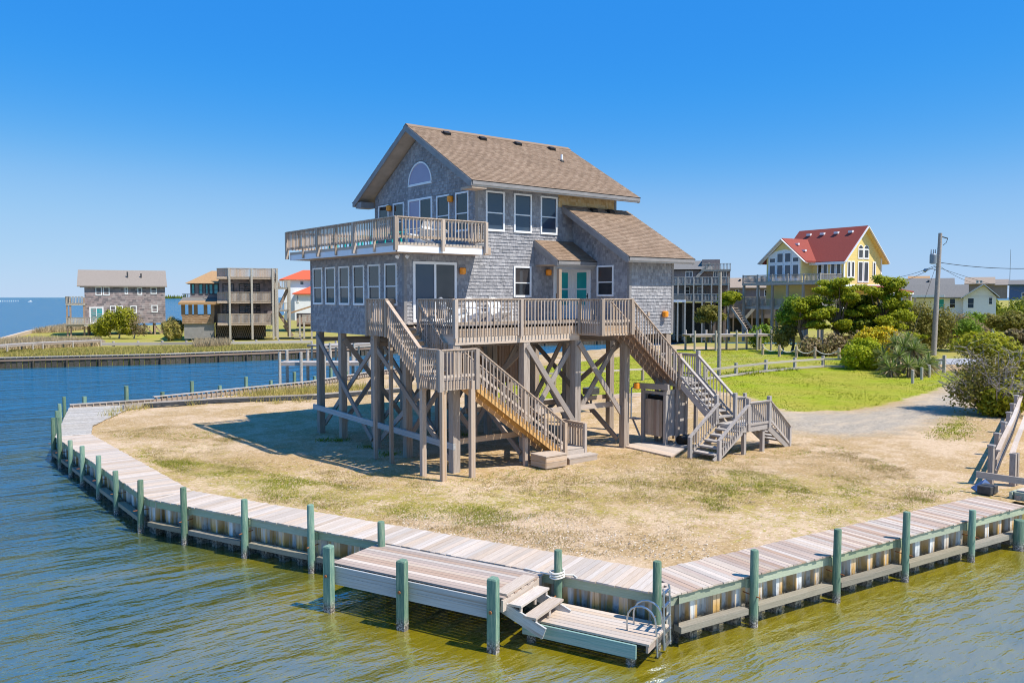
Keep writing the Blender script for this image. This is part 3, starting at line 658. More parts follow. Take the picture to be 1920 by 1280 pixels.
# roof vents and pipe
def rp(x, y, z0, y0): return V3(x, y, z0-(y0-y)*SL)
def roofvent(x, y, ztop, ytop, rt):
    p = rp(x, y, ztop, ytop); m = MB(); n = V3(0, -SL, 1).normalized(); T = V3(0, 1, SL).normalized(); X_ = V3(1, 0, 0)
    for a, b, c, d, h0, h1 in ((-.19, .19, -.16, .16, .01, .04), (-.16, .16, -.15, .08, .04, .12)):
        m.add([p+X_*u+T*v+n*q for u in (a, b) for v in (c, d) for q in (h0, h1)], [(0, 1, 3, 2), (4, 6, 7, 5), (0, 4, 5, 1), (2, 3, 7, 6), (0, 2, 6, 4), (1, 5, 7, 3)])
    m.build('roof_vent', 'vent_black', house, bevel=.008)
for x in (4.34, 6.3, 8.35, 10.45): roofvent(x, 3.62, 13.5, 4.06, r1)
for x in (9.5, 10.55): roofvent(x, -.32, 10.08, -.02, r1)
p = rp(9.92, 2.25, 13.5, 4.06); MB().tube([p-V3(0, 0, .1), p+V3(0, 0, .32)], .055, 10).build('vent_pipe', 'vent_white', house, smooth=True); MB().tube([p-V3(0, 0, .03), p+V3(0, 0, .08)], [.14, .06], 10).build('pipe_flashing', 'vent_black', house, smooth=True)
# orange wall lamps
def lamp(p, n):
    p, n = Vector(p), Vector(n); s = Vector((-n.y, n.x, 0)); m = MB()
    m.tube([p+V3(0, 0, -.13)+n*.12, p+V3(0, 0, -.10)+n*.12, p+V3(0, 0, .10)+n*.12, p+V3(0, 0, .13)+n*.12], [.07, .13, .13, .09], 10)
    l = m.build('wall_lamp', 'lamp_orange', house, smooth=True); MB().bar(p+V3(0, 0, -.06), p+V3(0, 0, .1), .12, .06, n).build('lamp_bracket', 'grey_metal', l, True)
for p, n in (((2.59, -.02, 7.13), (0, -1, 0)), ((7.07, -.02, 7.15), (0, -1, 0)), ((3.29, 1.6, 10.15), (-1, 0, 0)), ((3.29, 6.62, 10.18), (-1, 0, 0)), ((10.62, -3.46, 5.38), (0, -1, 0)), ((8.6, -3.75, 2.5), (0, -1, 0))): lamp(p, n)
MB().box(9.62, 9.76, -3.5, -3.44, 5.32, 5.48).build('outlet_box', 'soffit', house)
m = MB(); m.tube([(8.4, -3.75, 1.2), (8.4, -3.75, 2.3), (8.42, -3.75, 2.42), (8.6, -3.75, 2.45)], .03, 8); m.build('conduit', 'grey_metal', house, smooth=True)
for d in (-.12, .18):
    MB().tube([(-.25+d, -.22, 7.66), (-.27+d*1.6, -.28, 7.58)], [.05, .08], 10).build('flood_light', 'vent_white', house, smooth=True)
# --- piles, beams, braces
PX = [.15, 3.2, 5.8, 8.3, 11.0]; PY = [7.6, 5.43, 2.54, .07]
for x in PX:
    for y in PY: piece('pile', house, 'pile_wood', (x, y, -.35), (x, y, UZ-.003), .27, .27)
for x, y, t in ((.05, -3.24, 4.43), (3.2, -3.25, 4.43), (5.78, -3.25, 4.43), (8.26, -3.5, UZ), (11.0, -3.3, UZ)): piece('pile', house, 'pile_wood', (x, y, -.35), (x, y, t), .29, .29)
for x in PX[1:]: piece('beam', house, 'brace_wood', (x, -3.3, 4.42), (x, 8.1, 4.42), .2, .24)
for y in PY: piece('beam', house, 'brace_wood', (.05, y, 4.2), (11.1, y, 4.2), .12, .18)
def xbrace(a, b, z0, z1, off, mat='brace_wood', wd=.07, ht=.2):
    a, b, off = Vector(a), Vector(b), Vector(off)
    u = off.normalized()
    piece('brace', house, mat, a+V3(0, 0, z1)+off, b+V3(0, 0, z0)+off, ht, wd, u)
    piece('brace', house, mat, b+V3(0, 0, z1)-off, a+V3(0, 0, z0)-off, ht, wd, u)
for x in (.15, 3.2, 8.3):
    xbrace((x, 7.6, 0), (x, 2.54, 0), .35, 4.4, (-.18, 0, 0)); xbrace((x, 2.54, 0), (x, -3.24, 0), .3, 4.35, (-.18, 0, 0))
piece('girt', house, 'skirt_wood', (-.06, 7.9, 1.15), (-.06, 2.4, 1.02), .09, .22); piece('girt', house, 'skirt_wood', (-.062, 2.4, 1.02), (-.062, -3.4, .9), .09, .22)
for y in (-3.25, .07, 5.43):
    o = (0, -.19, 0); xbrace((3.2, y, 0), (5.8, y, 0), .9 if y < 0 else .5, 4.3, o); xbrace((5.8, y, 0), (8.28, y, 0), 1.2 if y < 0 else .5, 4.3, o)
    if y > -1: xbrace((.15, y, 0), (3.2, y, 0), .5, 4.3, o)
piece('girt', house, 'rim_wood', (3.0, -3.06, 1.75), (8.0, -3.06, 1.72), .07, .2); piece('girt', house, 'rim_wood', (.2, -3.06, 1.0), (3.2, -3.06, 1.0), .07, .2)
piece('girt', house, 'rim_wood', (3.0, .3, 1.5), (11.1, .3, 1.5), .07, .2)
# enclosed storage room under the back of the house
so = MB(); so.box(6.2, 11.0, 5.6, 7.9, 1.9, 4.2); so.build('storage_room', 'brown_wood', house)
for i in range(28):
    x = 6.25+i*.17
    piece('panel_board', house, 'brown_wood', (x, 5.56, 1.85), (x, 5.56, 4.15), .155, .03, (0, -1, 0))
for i in range(12): piece('panel_board', house, 'brown_wood', (6.16, 5.7+i*.185, 1.85), (6.16, 5.7+i*.185, 4.15), .165, .03, (-1, 0, 0))
# --- upper deck (over the wing)
UD = 8.06
MB().box(-.93, 3.29, -1.06, 8.2, 7.745, UD-.04).build('deck_frame', 'soffit', house)
for nm, a, b in (('fascia_board', (-.945, -1.09, 0), (-.945, 8.23, 0)), ('fascia_board', (-.96, -1.075, 0), (2.9, -1.075, 0)), ('fascia_board', (-.96, 8.215, 0), (3.2, 8.215, 0))):
    piece(nm, house, 'rim_wood', V3(*a)+V3(0, 0, 8.02), V3(*b)+V3(0, 0, 8.02), .035, .12)
    MB().bar(V3(*a)+V3(0, 0, 7.845), V3(*b)+V3(0, 0, 7.845), .03, .225).build('white_fascia_board', 'white_fascia', house)
for i in range(30):
    x = -.9+i*.139
    if x < 3.28: piece('deck_board', house, 'deck_wood', (x, -1.05, UD-.02), (x, 8.2, UD-.02), .132, .035)
railing(house, (-1.02, 8.36, 9.0), (-1.02, -1.16, 9.0), .82, posts=(.0, .332, .667, 1.0), pw=.135, ptop=-.02, pbot=1.22, low=.74, out=-.03)
for y in (6.75, 3.62, .47): piece('post', house, 'rail_wood', (-1.0, y, 7.78), (-1.0, y, 8.95), .07, .09)
railing(house, (-1.02, -1.16, 9.0), (2.97, -1.16, 9.0), .80, posts=(.5, 1.0), pw=.12, ptop=-.02, pbot=1.2, low=.72, out=-.03)
railing(house, (2.97, -1.16, 9.0), (2.97, -.06, 9.0), .80, posts=(), low=.72); railing(house, (3.2, 8.36, 9.0), (-1.02, 8.36, 9.0), .82, posts=(.5,), pw=.12, pbot=1.2, low=.74)
# --- main deck
DR = 6.05
for i in range(24):
    y = -.08-i*.142
    if y > -3.36: piece('deck_board', house, 'deck_wood', (0, y, FZ-.02), (5.78, y, FZ-.02), .136, .036)
for i in range(9): piece('deck_board', house, 'deck_wood', (5.86+i*.142, -4.5, FZ-.02), (5.86+i*.142, -.05 if i > 18 else -3.42, FZ-.02), .136, .036)
for i in range(19): piece('deck_board', house, 'deck_wood', (5.86+i*.142, -3.40, FZ-.021), (5.86+i*.142, -.05, FZ-.021), .136, .036)
for a, b in (((-.04, -3.4), (5.85, -3.4)), ((-.04, -.1), (-.04, -3.4)), ((5.84, -3.38), (5.84, -4.55)), ((5.84, -4.56), (7.45, -4.56)), ((7.46, -4.55), (7.46, -3.4))):
    piece('rim_joist', house, 'rim_wood', (*a, 4.86), (*b, 4.86), .045, .46 if a[0] > 5.8 else .28)
for a, b in (((-.03, -3.36), (5.83, -3.36)), ((-.01, -.1), (-.01, -3.36))): piece('rim_beam', house, 'rim_wood', (*a, 4.58), (*b, 4.58), .1, .29)
for i in range(14): piece('joist', house, 'brace_wood', (.4+i*.41, -3.34, 4.88), (.4+i*.41, -.02, 4.88), .045, .2)
MB().box(0, 8.5, -3.3, -.02, 4.7, 4.72).build('deck_bracing', 'brace_wood', house)
railing(house, (-.06, -3.48, DR), (5.76, -3.48, DR), 1.34, posts=(0.0, .5, 1), pw=.12, ptop=-.03, pbot=1.38, low=.86, out=-.03)
railing(house, (-.1, -1.2, DR), (-.1, -3.48, DR), 1.22, posts=(0,), pw=.11, ptop=-.03, pbot=1.22, low=.86, out=-.03)
railing(house, (5.78, -3.5, DR), (5.86, -4.64, DR), 1.34, posts=(1.0,), pw=.14, ptop=-.02, pbot=1.40, low=.86, out=-.03)
railing(house, (5.86, -4.64, DR), (7.44, -4.64, DR), 1.34, posts=(1,), pw=.13, ptop=.0, pbot=1.40, low=.86, out=-.03)
# deck extension at the head of the left stair
for i in range(8): piece('deck_board', house, 'deck_wood', (-1.1+i*.141, -.72, FZ-.02), (-1.1+i*.141, .62, FZ-.02), .135, .036)
for a, b in (((-1.14, -.72), (-1.14, .65)), ((-1.14, .66), (-.05, .66))): piece('rim_joist', house, 'rim_wood', (*a, 4.9), (*b, 4.9), .045, .36)
for y in (.5, -.6): piece('post', house, 'pile_wood', (-1.0, y, 0) if y > 0 else (-.95, y, -.2), (-1.0, y, 4.72) if y > 0 else (-.95, y, 4.75), .12, .12)
railing(house, (-1.2, .68, DR), (-1.2, -.76, DR), 1.37, posts=(0, 1), pw=.12, ptop=-.03, pbot=1.4, low=.86, out=-.03)
railing(house, (-.08, .68, DR), (-1.2, .68, DR), 1.3, posts=(0,), pw=.1, ptop=-.03, low=.86, out=-.03)

# ------------------------------------------------------------------ left staircase
st = empty('exterior_staircase', (1.5, -4, 0), label='left wooden staircase with square landing and yellow stringer in front of house', cat='staircase')
LZ = 3.34
for x, y, in ((-1.12, -3.05), (-1.06, -4.2), (.06, -4.28), (.1, -3.1)): piece('post', st, 'rim_wood', (x, y, -.2), (x, y, LZ-.05), .17, .17)
for i in range(9): piece('deck_board', st, 'deck_wood', (-1.12, -3.04-i*.14, LZ-.02), (.1, -3.04-i*.14, LZ-.02), .134, .036)
for a, b in (((-1.16, -3.0), (-1.16, -4.26)), ((-1.16, -4.27), (.14, -4.27)), ((.14, -4.25), (.14, -3.0)), ((-1.14, -2.98), (.14, -2.98))): piece('rim_joist', st, 'rim_wood', (*a, LZ-.18), (*b, LZ-.18), .045, .3)
stair(st, (-.57, -.74, FZ), (-.57, -3.0, LZ), 1.0, (1, 0, 0), 8, smat='rim_wood', riser=False)
LR = 4.38
railing(st, (-1.2, -.8, 5.98), (-1.2, -3.02, LR), 1.32, posts=(), low=.86, out=-.03)
railing(st, (-.1, -1.2, 5.9), (-.1, -2.95, LR+.1), 1.2, posts=(1,), pw=.1, low=.86, out=-.03)
railing(st, (-1.22, -3.02, LR), (-1.22, -4.32, LR), 1.34, posts=(0, 1), pw=.14, ptop=-.02, pbot=1.40, low=.9, out=-.03)
railing(st, (-1.22, -4.33, LR), (.22, -4.33, LR), 1.34, posts=(1,), pw=.14, ptop=-.02, pbot=1.40, low=.9, out=-.03)
railing(st, (.22, -4.34, LR), (4.25, -4.34, 1.46), 1.28, posts=(1.0,), pw=.12, ptop=0, pbot=1.42, low=.84, out=-.03, cap=.13)
railing(st, (.22, -3.2, LR), (4.25, -3.2, 1.46), 1.1, posts=(0, .5, 1.0), pw=.1, pbot=1.2, low=.84, out=-.03, sp=.15)
stair(st, (.18, -3.76, LZ), (4.1, -3.76, .42), 1.05, (0, 1, 0), 14, smat='new_wood', sd=.28)
# foot of the stair: box, platform and step
for z in (.12, .33): piece('box_side', st, 'rim_wood', (2.78, -4.98, z), (3.75, -4.98, z), .04, .20); piece('box_side', st, 'rim_wood', (2.78, -4.98, z), (2.78, -4.16, z), .04, .20); piece('box_side', st, 'rim_wood', (3.76, -4.98, z), (3.76, -4.16, z), .04, .20)
piece('box_lid', st, 'deck_wood', (2.74, -4.58, .45), (3.78, -4.58, .45), .88, .035)
piece('post', st, 'rail_wood', (2.72, -3.9, -.2), (2.72, -3.9, 1.0), .13, .13)
for i in range(8): piece('deck_board', st, 'deck_wood', (4.12, -4.25+i*.142, .42), (5.25, -4.25+i*.142, .42), .135, .036)
for z in (.09, .29): piece('box_side', st, 'deck_wood', (4.14, -4.34, z), (5.25, -4.34, z), .04, .2); piece('box_side', st, 'deck_wood', (5.26, -4.34, z), (5.26, -3.2, z), .04, .2)
for z in (.205,): piece('tread', st, 'deck_wood', (4.02, -4.6, z), (5.5, -4.6, z), .46, .045)
piece('box_side', st, 'rim_wood', (4.06, -4.8, .08), (5.46, -4.8, .08), .04, .2); piece('box_side', st, 'brown_wood', (4.06, -4.8, .08), (4.06, -4.38, .08), .04, .2)
railing(st, (5.26, -3.0, 1.36), (5.26, -4.32, 1.36), .92, posts=(0, 1), pw=.12, ptop=-.03, pbot=1.3, low=.2, cap=.15, sp=.16, bal=.06)

# ------------------------------------------------------------------ right staircase
sr = empty('exterior_staircase', (10.5, -5, 0), label='right grey staircase with several flights splitting two ways at the bottom', cat='staircase')
MZ, BZ = 2.74, 1.12
stair(sr, (7.46, -3.98, FZ), (10.25, -3.98, MZ), 1.1, (0, 1, 0), 11, smat='brown_wood', nstr=4, sd=.28)
railing(sr, (7.48, -4.64, 6.0), (10.3, -4.64, 3.66), 1.28, posts=(1.0,), pw=.13, ptop=.12, pbot=1.35, low=.86, out=-.03)
railing(sr, (7.5, -3.38, 6.0), (10.3, -3.38, 3.66), 1.2, posts=(1.0,), pw=.12, ptop=.1, low=.86, out=-.03)
for i in range(9): piece('deck_board', sr, 'gray_wood', (10.28+i*.142, -4.6, MZ-.02), (10.28+i*.142, -3.38, MZ-.02), .135, .036)
for a, b in (((10.26, -4.62), (11.5, -4.62)), ((10.24, -4.6), (10.24, -3.38)), ((11.5, -4.6), (11.5, -3.38))): piece('rim_joist', sr, 'gray_wood', (*a, MZ-.18), (*b, MZ-.18), .045, .28)
for x, y in ((10.3, -4.58), (11.45, -4.58), (11.45, -3.42), (10.3, -3.42)): piece('post', sr, 'pile_wood', (x, y, -.2), (x, y, MZ-.05), .13, .13)
railing(sr, (10.3, -3.36, 3.72), (11.5, -3.36, 3.72), 1.1, mat='gray_wood', posts=(1,), pw=.13, ptop=.12, low=.86)
railing(sr, (11.52, -3.36, 3.72), (11.52, -4.6, 3.72), 1.1, mat='gray_wood', posts=(1,), pw=.14, ptop=.14, low=.86)
stair(sr, (10.9, -4.64, MZ), (10.9, -6.5, BZ), 1.1, (1, 0, 0), 7, 'gray_wood', 'gray_wood', th=.06)
railing(sr, (10.32, -4.66, 3.68), (10.32, -6.52, 2.1), .98, mat='gray_wood', posts=(1,), pw=.13, ptop=.14, pbot=1.0, low=.82, bal=.03, sp=.17)
railing(sr, (11.5, -4.66, 3.68), (11.5, -6.52, 2.1), .98, mat='gray_wood', posts=(1,), pw=.13, ptop=.14, pbot=1.0, low=.82, bal=.03, sp=.17)
for i in range(8): piece('deck_board', sr, 'gray_wood', (10.42, -6.54-i*.141, BZ-.02), (12.2, -6.54-i*.141, BZ-.02), .134, .04)
for a, b in (((10.42, -7.62), (12.22, -7.62)), ((10.42, -6.5), (12.22, -6.5)), ((10.4, -6.5), (10.4, -7.6)), ((12.24, -6.5), (12.24, -7.6))): piece('rim_joist', sr, 'gray_wood', (*a, BZ-.15), (*b, BZ-.15), .045, .22)
for x, y in ((10.72, -7.54), (11.95, -7.52), (10.5, -6.55), (12.1, -6.55)): piece('post', sr, 'gray_wood', (x, y, -.2), (x, y, BZ-.05), .14, .14)
railing(sr, (10.85, -7.66, 2.02), (12.22, -7.66, 2.02), 1.02, mat='gray_wood', posts=(0, 1), pw=.14, ptop=.15, pbot=1.1, low=.88, sp=.13)
railing(sr, (11.5, -6.5, 2.08), (12.22, -6.5, 2.05), .98, mat='gray_wood', posts=(1,), pw=.12, ptop=.13, low=.84)
stair(sr, (10.4, -7.17, BZ), (8.75, -7.17, .02), 1.0, (0, 1, 0), 5, 'gray_wood', 'gray_wood', th=.06, nstr=2)
railing(sr, (10.8, -7.68, 1.96), (9.0, -7.68, .74), .72, mat='gray_wood', posts=(1,), pw=.13, ptop=0, pbot=.8, low=.7, cap=.15, bal=.03, sp=.15)
railing(sr, (10.3, -6.66, 1.96), (8.55, -6.66, .78), .72, mat='gray_wood', posts=(1,), pw=.13, ptop=0, pbot=.85, low=.7, cap=.15, bal=.03, sp=.15)
stair(sr, (12.25, -7.08, BZ), (13.75, -7.08, .02), 1.0, (0, 1, 0), 5, 'gray_wood', 'gray_wood', th=.06, nstr=2)
railing(sr, (12.24, -7.66, 2.0), (13.75, -7.6, .82), .8, mat='gray_wood', posts=(1,), pw=.12, ptop=0, pbot=.85, low=.74, bal=.035, sp=.13)
railing(sr, (12.24, -6.52, 2.0), (13.75, -6.52, .82), .8, mat='gray_wood', posts=(1,), pw=.12, ptop=0, pbot=.85, low=.74, bal=.035, sp=.13)

# ------------------------------------------------------------------ outdoor shower enclosure under the right stair
sw = empty('outdoor_shower', (10.3, -3.9, 0), label='grey wooden outdoor shower stall under the right staircase', cat='shower stall')
for x, y in ((9.72, -3.2), (9.75, -4.4), (11.0, -4.4), (11.0, -3.2)): piece('post', sw, 'gray_wood', (x, y, -.1), (x, y, 2.25), .14, .14)
for i in range(6): piece('door_board', sw, 'brown_wood' if i % 5 == 3 else 'rail_wood', (9.70, -3.42-i*.155, .34), (9.70, -3.42-i*.155, 1.86), .15, .03, (-1, 0, 0))
for i in range(8): piece('wall_board', sw, 'gray_wood', (9.86+i*.15, -4.42, .36), (9.86+i*.15, -4.42, 2.1), .145, .028, (0, -1, 0))
for i in range(8): piece('wall_board', sw, 'gray_wood', (9.86+i*.15, -3.2, .36), (9.86+i*.15, -3.2, 2.1), .145, .028, (0, -1, 0))
for i in range(7): piece('wall_board', sw, 'gray_wood', (11.03, -3.3-i*.155, .36), (11.03, -3.3-i*.155, 2.1), .15, .028, (-1, 0, 0))
MB().box(9.9, 10.95, -4.3, -3.3, 1.2, 2.0).build('stall_shade_block', 'vent_black', sw)  # black block stands in for the shade inside the stall
piece('header', sw, 'gray_wood', (9.69, -3.0, 2.36), (9.69, -4.6, 2.42), .1, .24); piece('header', sw, 'gray_wood', (9.7, -3.26, 2.14), (9.7, -4.36, 2.14), .05, .12)
piece('header', sw, 'gray_wood', (9.7, -4.46, 2.2), (11.1, -4.46, 2.2), .05, .18)
piece('bench', sw, 'gray_wood', (9.5, -2.72, .98), (9.5, -3.15, .98), .3, .06); piece('bench_leg', sw, 'gray_wood', (9.5, -2.8, .95), (9.6, -3.15, .2), .08, .05)
pad = empty('shower_pad', (9.3, -4.8, 0), label='low plank walkway laid on sand beside shower stall', cat='walkway')
for i in range(16): piece('plank', pad, 'dock_board', (8.3+i*.145, -3.3-.02*i, .012), (8.1+i*.145, -6.2+.07*i, .012), .138, .05)
cart = empty('tank', (10.4, -4.9, 0), label='small black tank lying on the ground below shower stall', cat='tank')
MB().tube([(10.2, -4.75, .22), (10.22, -4.75, .22), (10.85, -4.75, .22), (10.9, -4.75, .22)], [.1, .19, .19, .1], 14).build('drum', 'vent_black', cart, smooth=True)
for x in (10.3, 10.75): MB().box(x-.04, x+.04, -4.92, -4.58, -.03, .06).build('foot', 'dark_metal', cart)
# ------------------------------------------------------------------ charcoal grill beyond the piles
g = G(1108, 772); gr = empty('charcoal_grill', g, label='black post-mounted charcoal grill on the lawn behind the house piles', cat='grill')
MB().tube([(0, 0, -.1), (0, 0, .95)], .06, 8).build('post', 'dark_metal', gr, True)
MB().box(-.38, .38, -.25, .25, .95, 1.0).box(-.38, .38, -.25, -.22, 1.0, 1.28).box(-.38, .38, .22, .25, 1.0, 1.28).box(-.38, -.35, -.22, .22, 1.0, 1.28).build('firebox', 'dark_metal', gr, True)
m = MB()
for i in range(9): m.tube([(-.36+i*.09, -.24, 1.3), (-.36+i*.09, .24, 1.3)], .012, 5)
m.build('grate', 'steel', gr, True)
# ------------------------------------------------------------------ deck chairs
def chair(loc, rz, mat, label, group, s=1.0):
    e = empty('adirondack_chair', loc, rz, label=label, cat='chair', group=group); e.scale = (s, s, s)
    for i in range(6): piece('seat_slat', e, mat, (-.26, -.22+i*.092, .40-i*.026), (.26, -.22+i*.092, .40-i*.026), .08, .022, local=True)
    for i in range(6):
        x = -.235+i*.094; hh = .98-.1*abs(i-2.5)**1.4*.25; piece('back_slat', e, mat, (x, .27, .26), (x*1.15, .56, hh), .082, .022, (0, 1, 0), local=True)
    for sx in (-1, 1):
        piece('arm', e, mat, (sx*.34, -.36, .56), (sx*.34, .42, .58), .13, .025, local=True)
        piece('leg', e, mat, (sx*.29, -.28, 0), (sx*.29, -.28, .55), .03, .10, (0, 1, 0), local=True)
        piece('leg', e, mat, (sx*.29, -.28, .36), (sx*.29, .62, .02), .03, .12, local=True)
    piece('back_brace', e, mat, (-.3, .46, .60), (.3, .46, .60), .03, .08, local=True); return e
chair((.35, -.35, UD), R(200), 'chair_white', 'white slatted chair on upper deck nearest the corner post', None)
chair((1.35, -.2, UD), R(140), 'chair_white', 'white slatted chair on upper deck beside the middle front post', None)
chair((2.6, -1.2, FZ), R(10), 'chair_white', 'white slatted chair on lower deck beside the sliding door', None)
chair((4.05, -.75, FZ), R(2), 'chair_white', 'white slatted chair on lower deck below the grey shingles', None)
chair((.6, -2.5, FZ), R(80), 'chair_white', 'white slatted chair at the left end of the lower deck', None)
def bench(loc, L, mat, label):
    e = empty('bench', loc, label=label, cat='bench')
    for i in range(3): piece('seat_slat', e, mat, (-.16+i*.16, -L/2, .44), (-.16+i*.16, L/2, .44), .145, .03, local=True)
    for y in (-L/2+.15, L/2-.15):
        for x in (-.18, .18): piece('leg', e, mat, (x, y, 0), (x, y, .42), .06, .06, local=True)
    return e
bench((-.45, .35, UD), 1.5, 'teal_paint', 'teal painted bench on upper deck near the front corner'); bench((-.45, 2.6, UD), 1.3, 'teal_paint', 'teal painted bench on upper deck along the middle of left railing'); bench((-.45, 4.6, UD), 1.0, 'teal_paint', 'teal painted bench at the far part of upper deck left railing')
# ================================================================== BOARDWALK, BULKHEAD, DOCKS
def dirs(a, b):
    d = (b-a).normalized(); return d, V3(d.y, -d.x, 0)
legs = [('KN', K, N_), ('NE', N_, E_), ('KM', M_, K), ('ML', L_, M_)]      # all run with the water on the right-hand side
bw = empty('boardwalk', (-6, -6, 0), label='pale plank boardwalk running along the top of the bulkhead', cat='boardwalk')
WID = 1.36
def outw(a, b):
    d = (b-a).normalized(); n = V3(d.y, -d.x, 0); return d, n
def legdata(a, b):
    d = (b-a).normalized(); n = V3(d.y, -d.x, 0)
    mid = (a+b)/2; c = V3(0, 0, 0)
    if n.dot(mid-c) < 0: n = -n
    return d, n, (b-a).length
miters = {}
def mitre_ok(p, corner, din, dout):                                        # True while p is before the mitre line on the incoming leg
    return (p-corner).dot((din+dout).normalized()) < 0
seq = [(L_, M_), (M_, K), (K, N_), (N_, E_)]
rest = MB()
for li, (a, b) in enumerate(seq):
    d, n, L = legdata(a, b); nb = int(L/.1475)
    for i in range(-12, nb+12):
        s = (i+.5)*L/nb; j = random.uniform(-.012, .018)
        wid = WID if li else (3.4-(2.05)*min(1, max(0, s/7.6)))
        p_out = a+d*s+n*(.035+j); p_in = a+d*s-n*(wid+random.uniform(-.02, .02))
        t0, t1 = 0.0, 1.0; ok = True
        for cn, prev, nxt in ((a, seq[li-1] if li else None, (a, b)), (b, (a, b), seq[li+1] if li < 3 else None)):
            if prev is None or nxt is None:
                if (prev is None and s < 0) or (nxt is None and s > L): ok = False
                continue
            m_ = ((prev[1]-prev[0]).normalized()+(nxt[1]-nxt[0]).normalized()).normalized(); first = cn is b
            f0, f1 = (p_out-cn).dot(m_), (p_in-cn).dot(m_)
            if not first: f0, f1 = -f0, -f1
            if f0 > 0 and f1 > 0: ok = False
            elif f0 > 0: t0 = max(t0, f0/(f0-f1))
            elif f1 > 0: t1 = min(t1, f0/(f0-f1))
        if not ok or t1-t0 < .04: continue
        q0, q1 = lerp(p_out, p_in, t0), lerp(p_out, p_in, t1); z = .018+.003*(li % 2)+random.uniform(-.003, .003)
        if li == 0: rest.bar(q0+V3(0, 0, z), q1+V3(0, 0, z), .139, .036)
        else:
            br = li == 3 and random.random() < .55
            piece('board', bw, 'dock_board_brown' if br else 'dock_board', q0+V3(0, 0, z), q1+V3(0, 0, z), .139, .036)
rest.build('boards_far_end', 'old_wood', bw, kind='stuff')
# sheet pile bulkhead
bk = empty('bulkhead', (-6.5, -8, 0), label='corrugated pale vinyl bulkhead with green cap board and waler beams', cat='bulkhead')
PER = .66
def sheet_mesh():
    prof = [(0, 0), (.095, 0), (.098, -.012), (.104, -.012), (.107, 0), (.2, 0), (.27, -.2), (.59, -.2), (PER, 0)]
    v = []; f = []
    for i, (s, q) in enumerate(prof): v += [(s, q, -1.75), (s, q, -.03)]
    for i in range(len(prof)-1): f.append((2*i, 2*i+2, 2*i+3, 2*i+1))
    me = bpy.data.meshes.new('sheet_panel'); me.from_pydata(v, [], f); me.materials.append(MATS['vinyl_sheet']); return me
SM = sheet_mesh()
def ztop(P, y):
    dep = (Vector(P)-CAM).dot(FWD); return H-dep*math.tan(math.atan((y-CY)/F)+PITCH)
PIL = {0: [], 1: [], 2: [], 3: []}
def near_leg(p, li):
    a, b = seq[li]; d, n, L = legdata(a, b); return (p-a).dot(d)
PILPX = {3: [(1425, 1180, 1031), (1575, 1130, 990), (1700, 1090, 958), (1813, 1050, 955)], 2: [(367, 1014, 913), (473, 1040, 936), (592, 1070, 945)], 1: [(99.3, 880, 782), (129, 895, 825), (158, 911, 836), (191, 935, 854), (229, 962, 882), (274.5, 996, 900)]}
piles = []
for li, lst in PILPX.items():
    for x, y, yt in lst:
        g = G(x, y, WZ); a, b = seq[li]; d, n, L = legdata(a, b); s = (g-a).dot(d); P = a+d*s+n*.17; piles.append((li, s, P, ztop(P, yt)))
a, b = seq[2]; d, n, L = legdata(a, b)
for s in (9.05, 13.85, L-.22): piles.append((2, s, a+d*s+n*.17, .62 if s < 13 else (.62 if s < 15 else .74)))
a, b = seq[0]; d, n, L = legdata(a, b)
for s in (1.2, 4.4, 7.4, 9.8): piles.append((0, s, a+d*s+n*.17, .78))
for li, (a, b) in enumerate(seq):
    d, n, L = legdata(a, b); k = int(L/PER)
    for i in range(k+1):
        o = bpy.data.objects.new('sheet_panel', SM); COL.objects.link(o); p = a+d*(i*PER)-n*.09
        ang = math.atan2(d.y, d.x); o.location = p; o.rotation_euler = (0, 0, ang)
        if V3(-math.sin(ang), math.cos(ang), 0).dot(n) < 0: o.scale = (1, -1, 1)
        attach(o, bk)
    ss = sorted([0.0, L]+[s for l2, s, P, z in piles if l2 == li])
    for s0, s1 in zip(ss[:-1], ss[1:]):
        if s1-s0 < .3: continue
        piece('cap_board', bk, 'cap_green', a+d*(s0+.02)-n*.035+V3(0, 0, -.105), a+d*(s1-.02)-n*.035+V3(0, 0, -.105), .055, .2)
        w0, w1 = (s0+.16, s1-.16)
        if w1-w0 > .3: piece('waler', bk, 'waler_wood', a+d*w0+n*.07+V3(0, 0, -.68), a+d*w1+n*.07+V3(0, 0, -.68), .22, .13)
    for l2, s, P, z in piles:
        if l2 == li:
            piece('spacer_block', bk, 'cap_green', P-n*.20+V3(0, 0, -.22), P-n*.20+V3(0, 0, -.02), .16, .16, d)
            m = MB(); m.tube([P-n*.3+d*.0+V3(0, 0, -.36), P+n*.19+V3(0, 0, -.36)], .014, 6); m.build('tie_rod', 'rust', bk)
def piling(P, zt, label, r=.108, group='green pilings along the bulkhead'):
    o = MB(); k = random.uniform(-.03, .03); r *= .84
    o.tube([P+V3(0, 0, -1.9), P+V3(k, 0, -.6), P+V3(k*2, k, zt-.02), P+V3(k*2, k, zt)], [r*1.12, r*1.05, r*.96, r*.86], 14)
    o = o.build('dock_piling', 'piling_green', smooth=True)
    o.data.transform(Matrix.Translation((-P.x, -P.y, 0))); o.location = (P.x, P.y, 0); return tag(o, label, 'piling', group)
ordn = ['first', 'second', 'third', 'fourth', 'fifth', 'sixth', 'seventh', 'eighth', 'ninth', 'tenth']
legname = {0: 'round green piling at far left end of boardwalk, %s from the far tip', 1: 'round green piling on the left bulkhead side, %s counting from the far end', 2: 'round green piling on the front bulkhead side, %s counting from the left bend', 3: 'round green piling on the right bulkhead side, %s counting from the ladder corner'}
for li in range(4):
    for i, (l2, s, P, z) in enumerate(sorted([q for q in piles if q[0] == li], key=lambda q: q[1])): piling(P, z, legname[li] % ordn[i])
P = G(1911, 1030, WZ); piling(P, ztop(P, 905), 'thick round green piling at the right edge of the picture', .2)
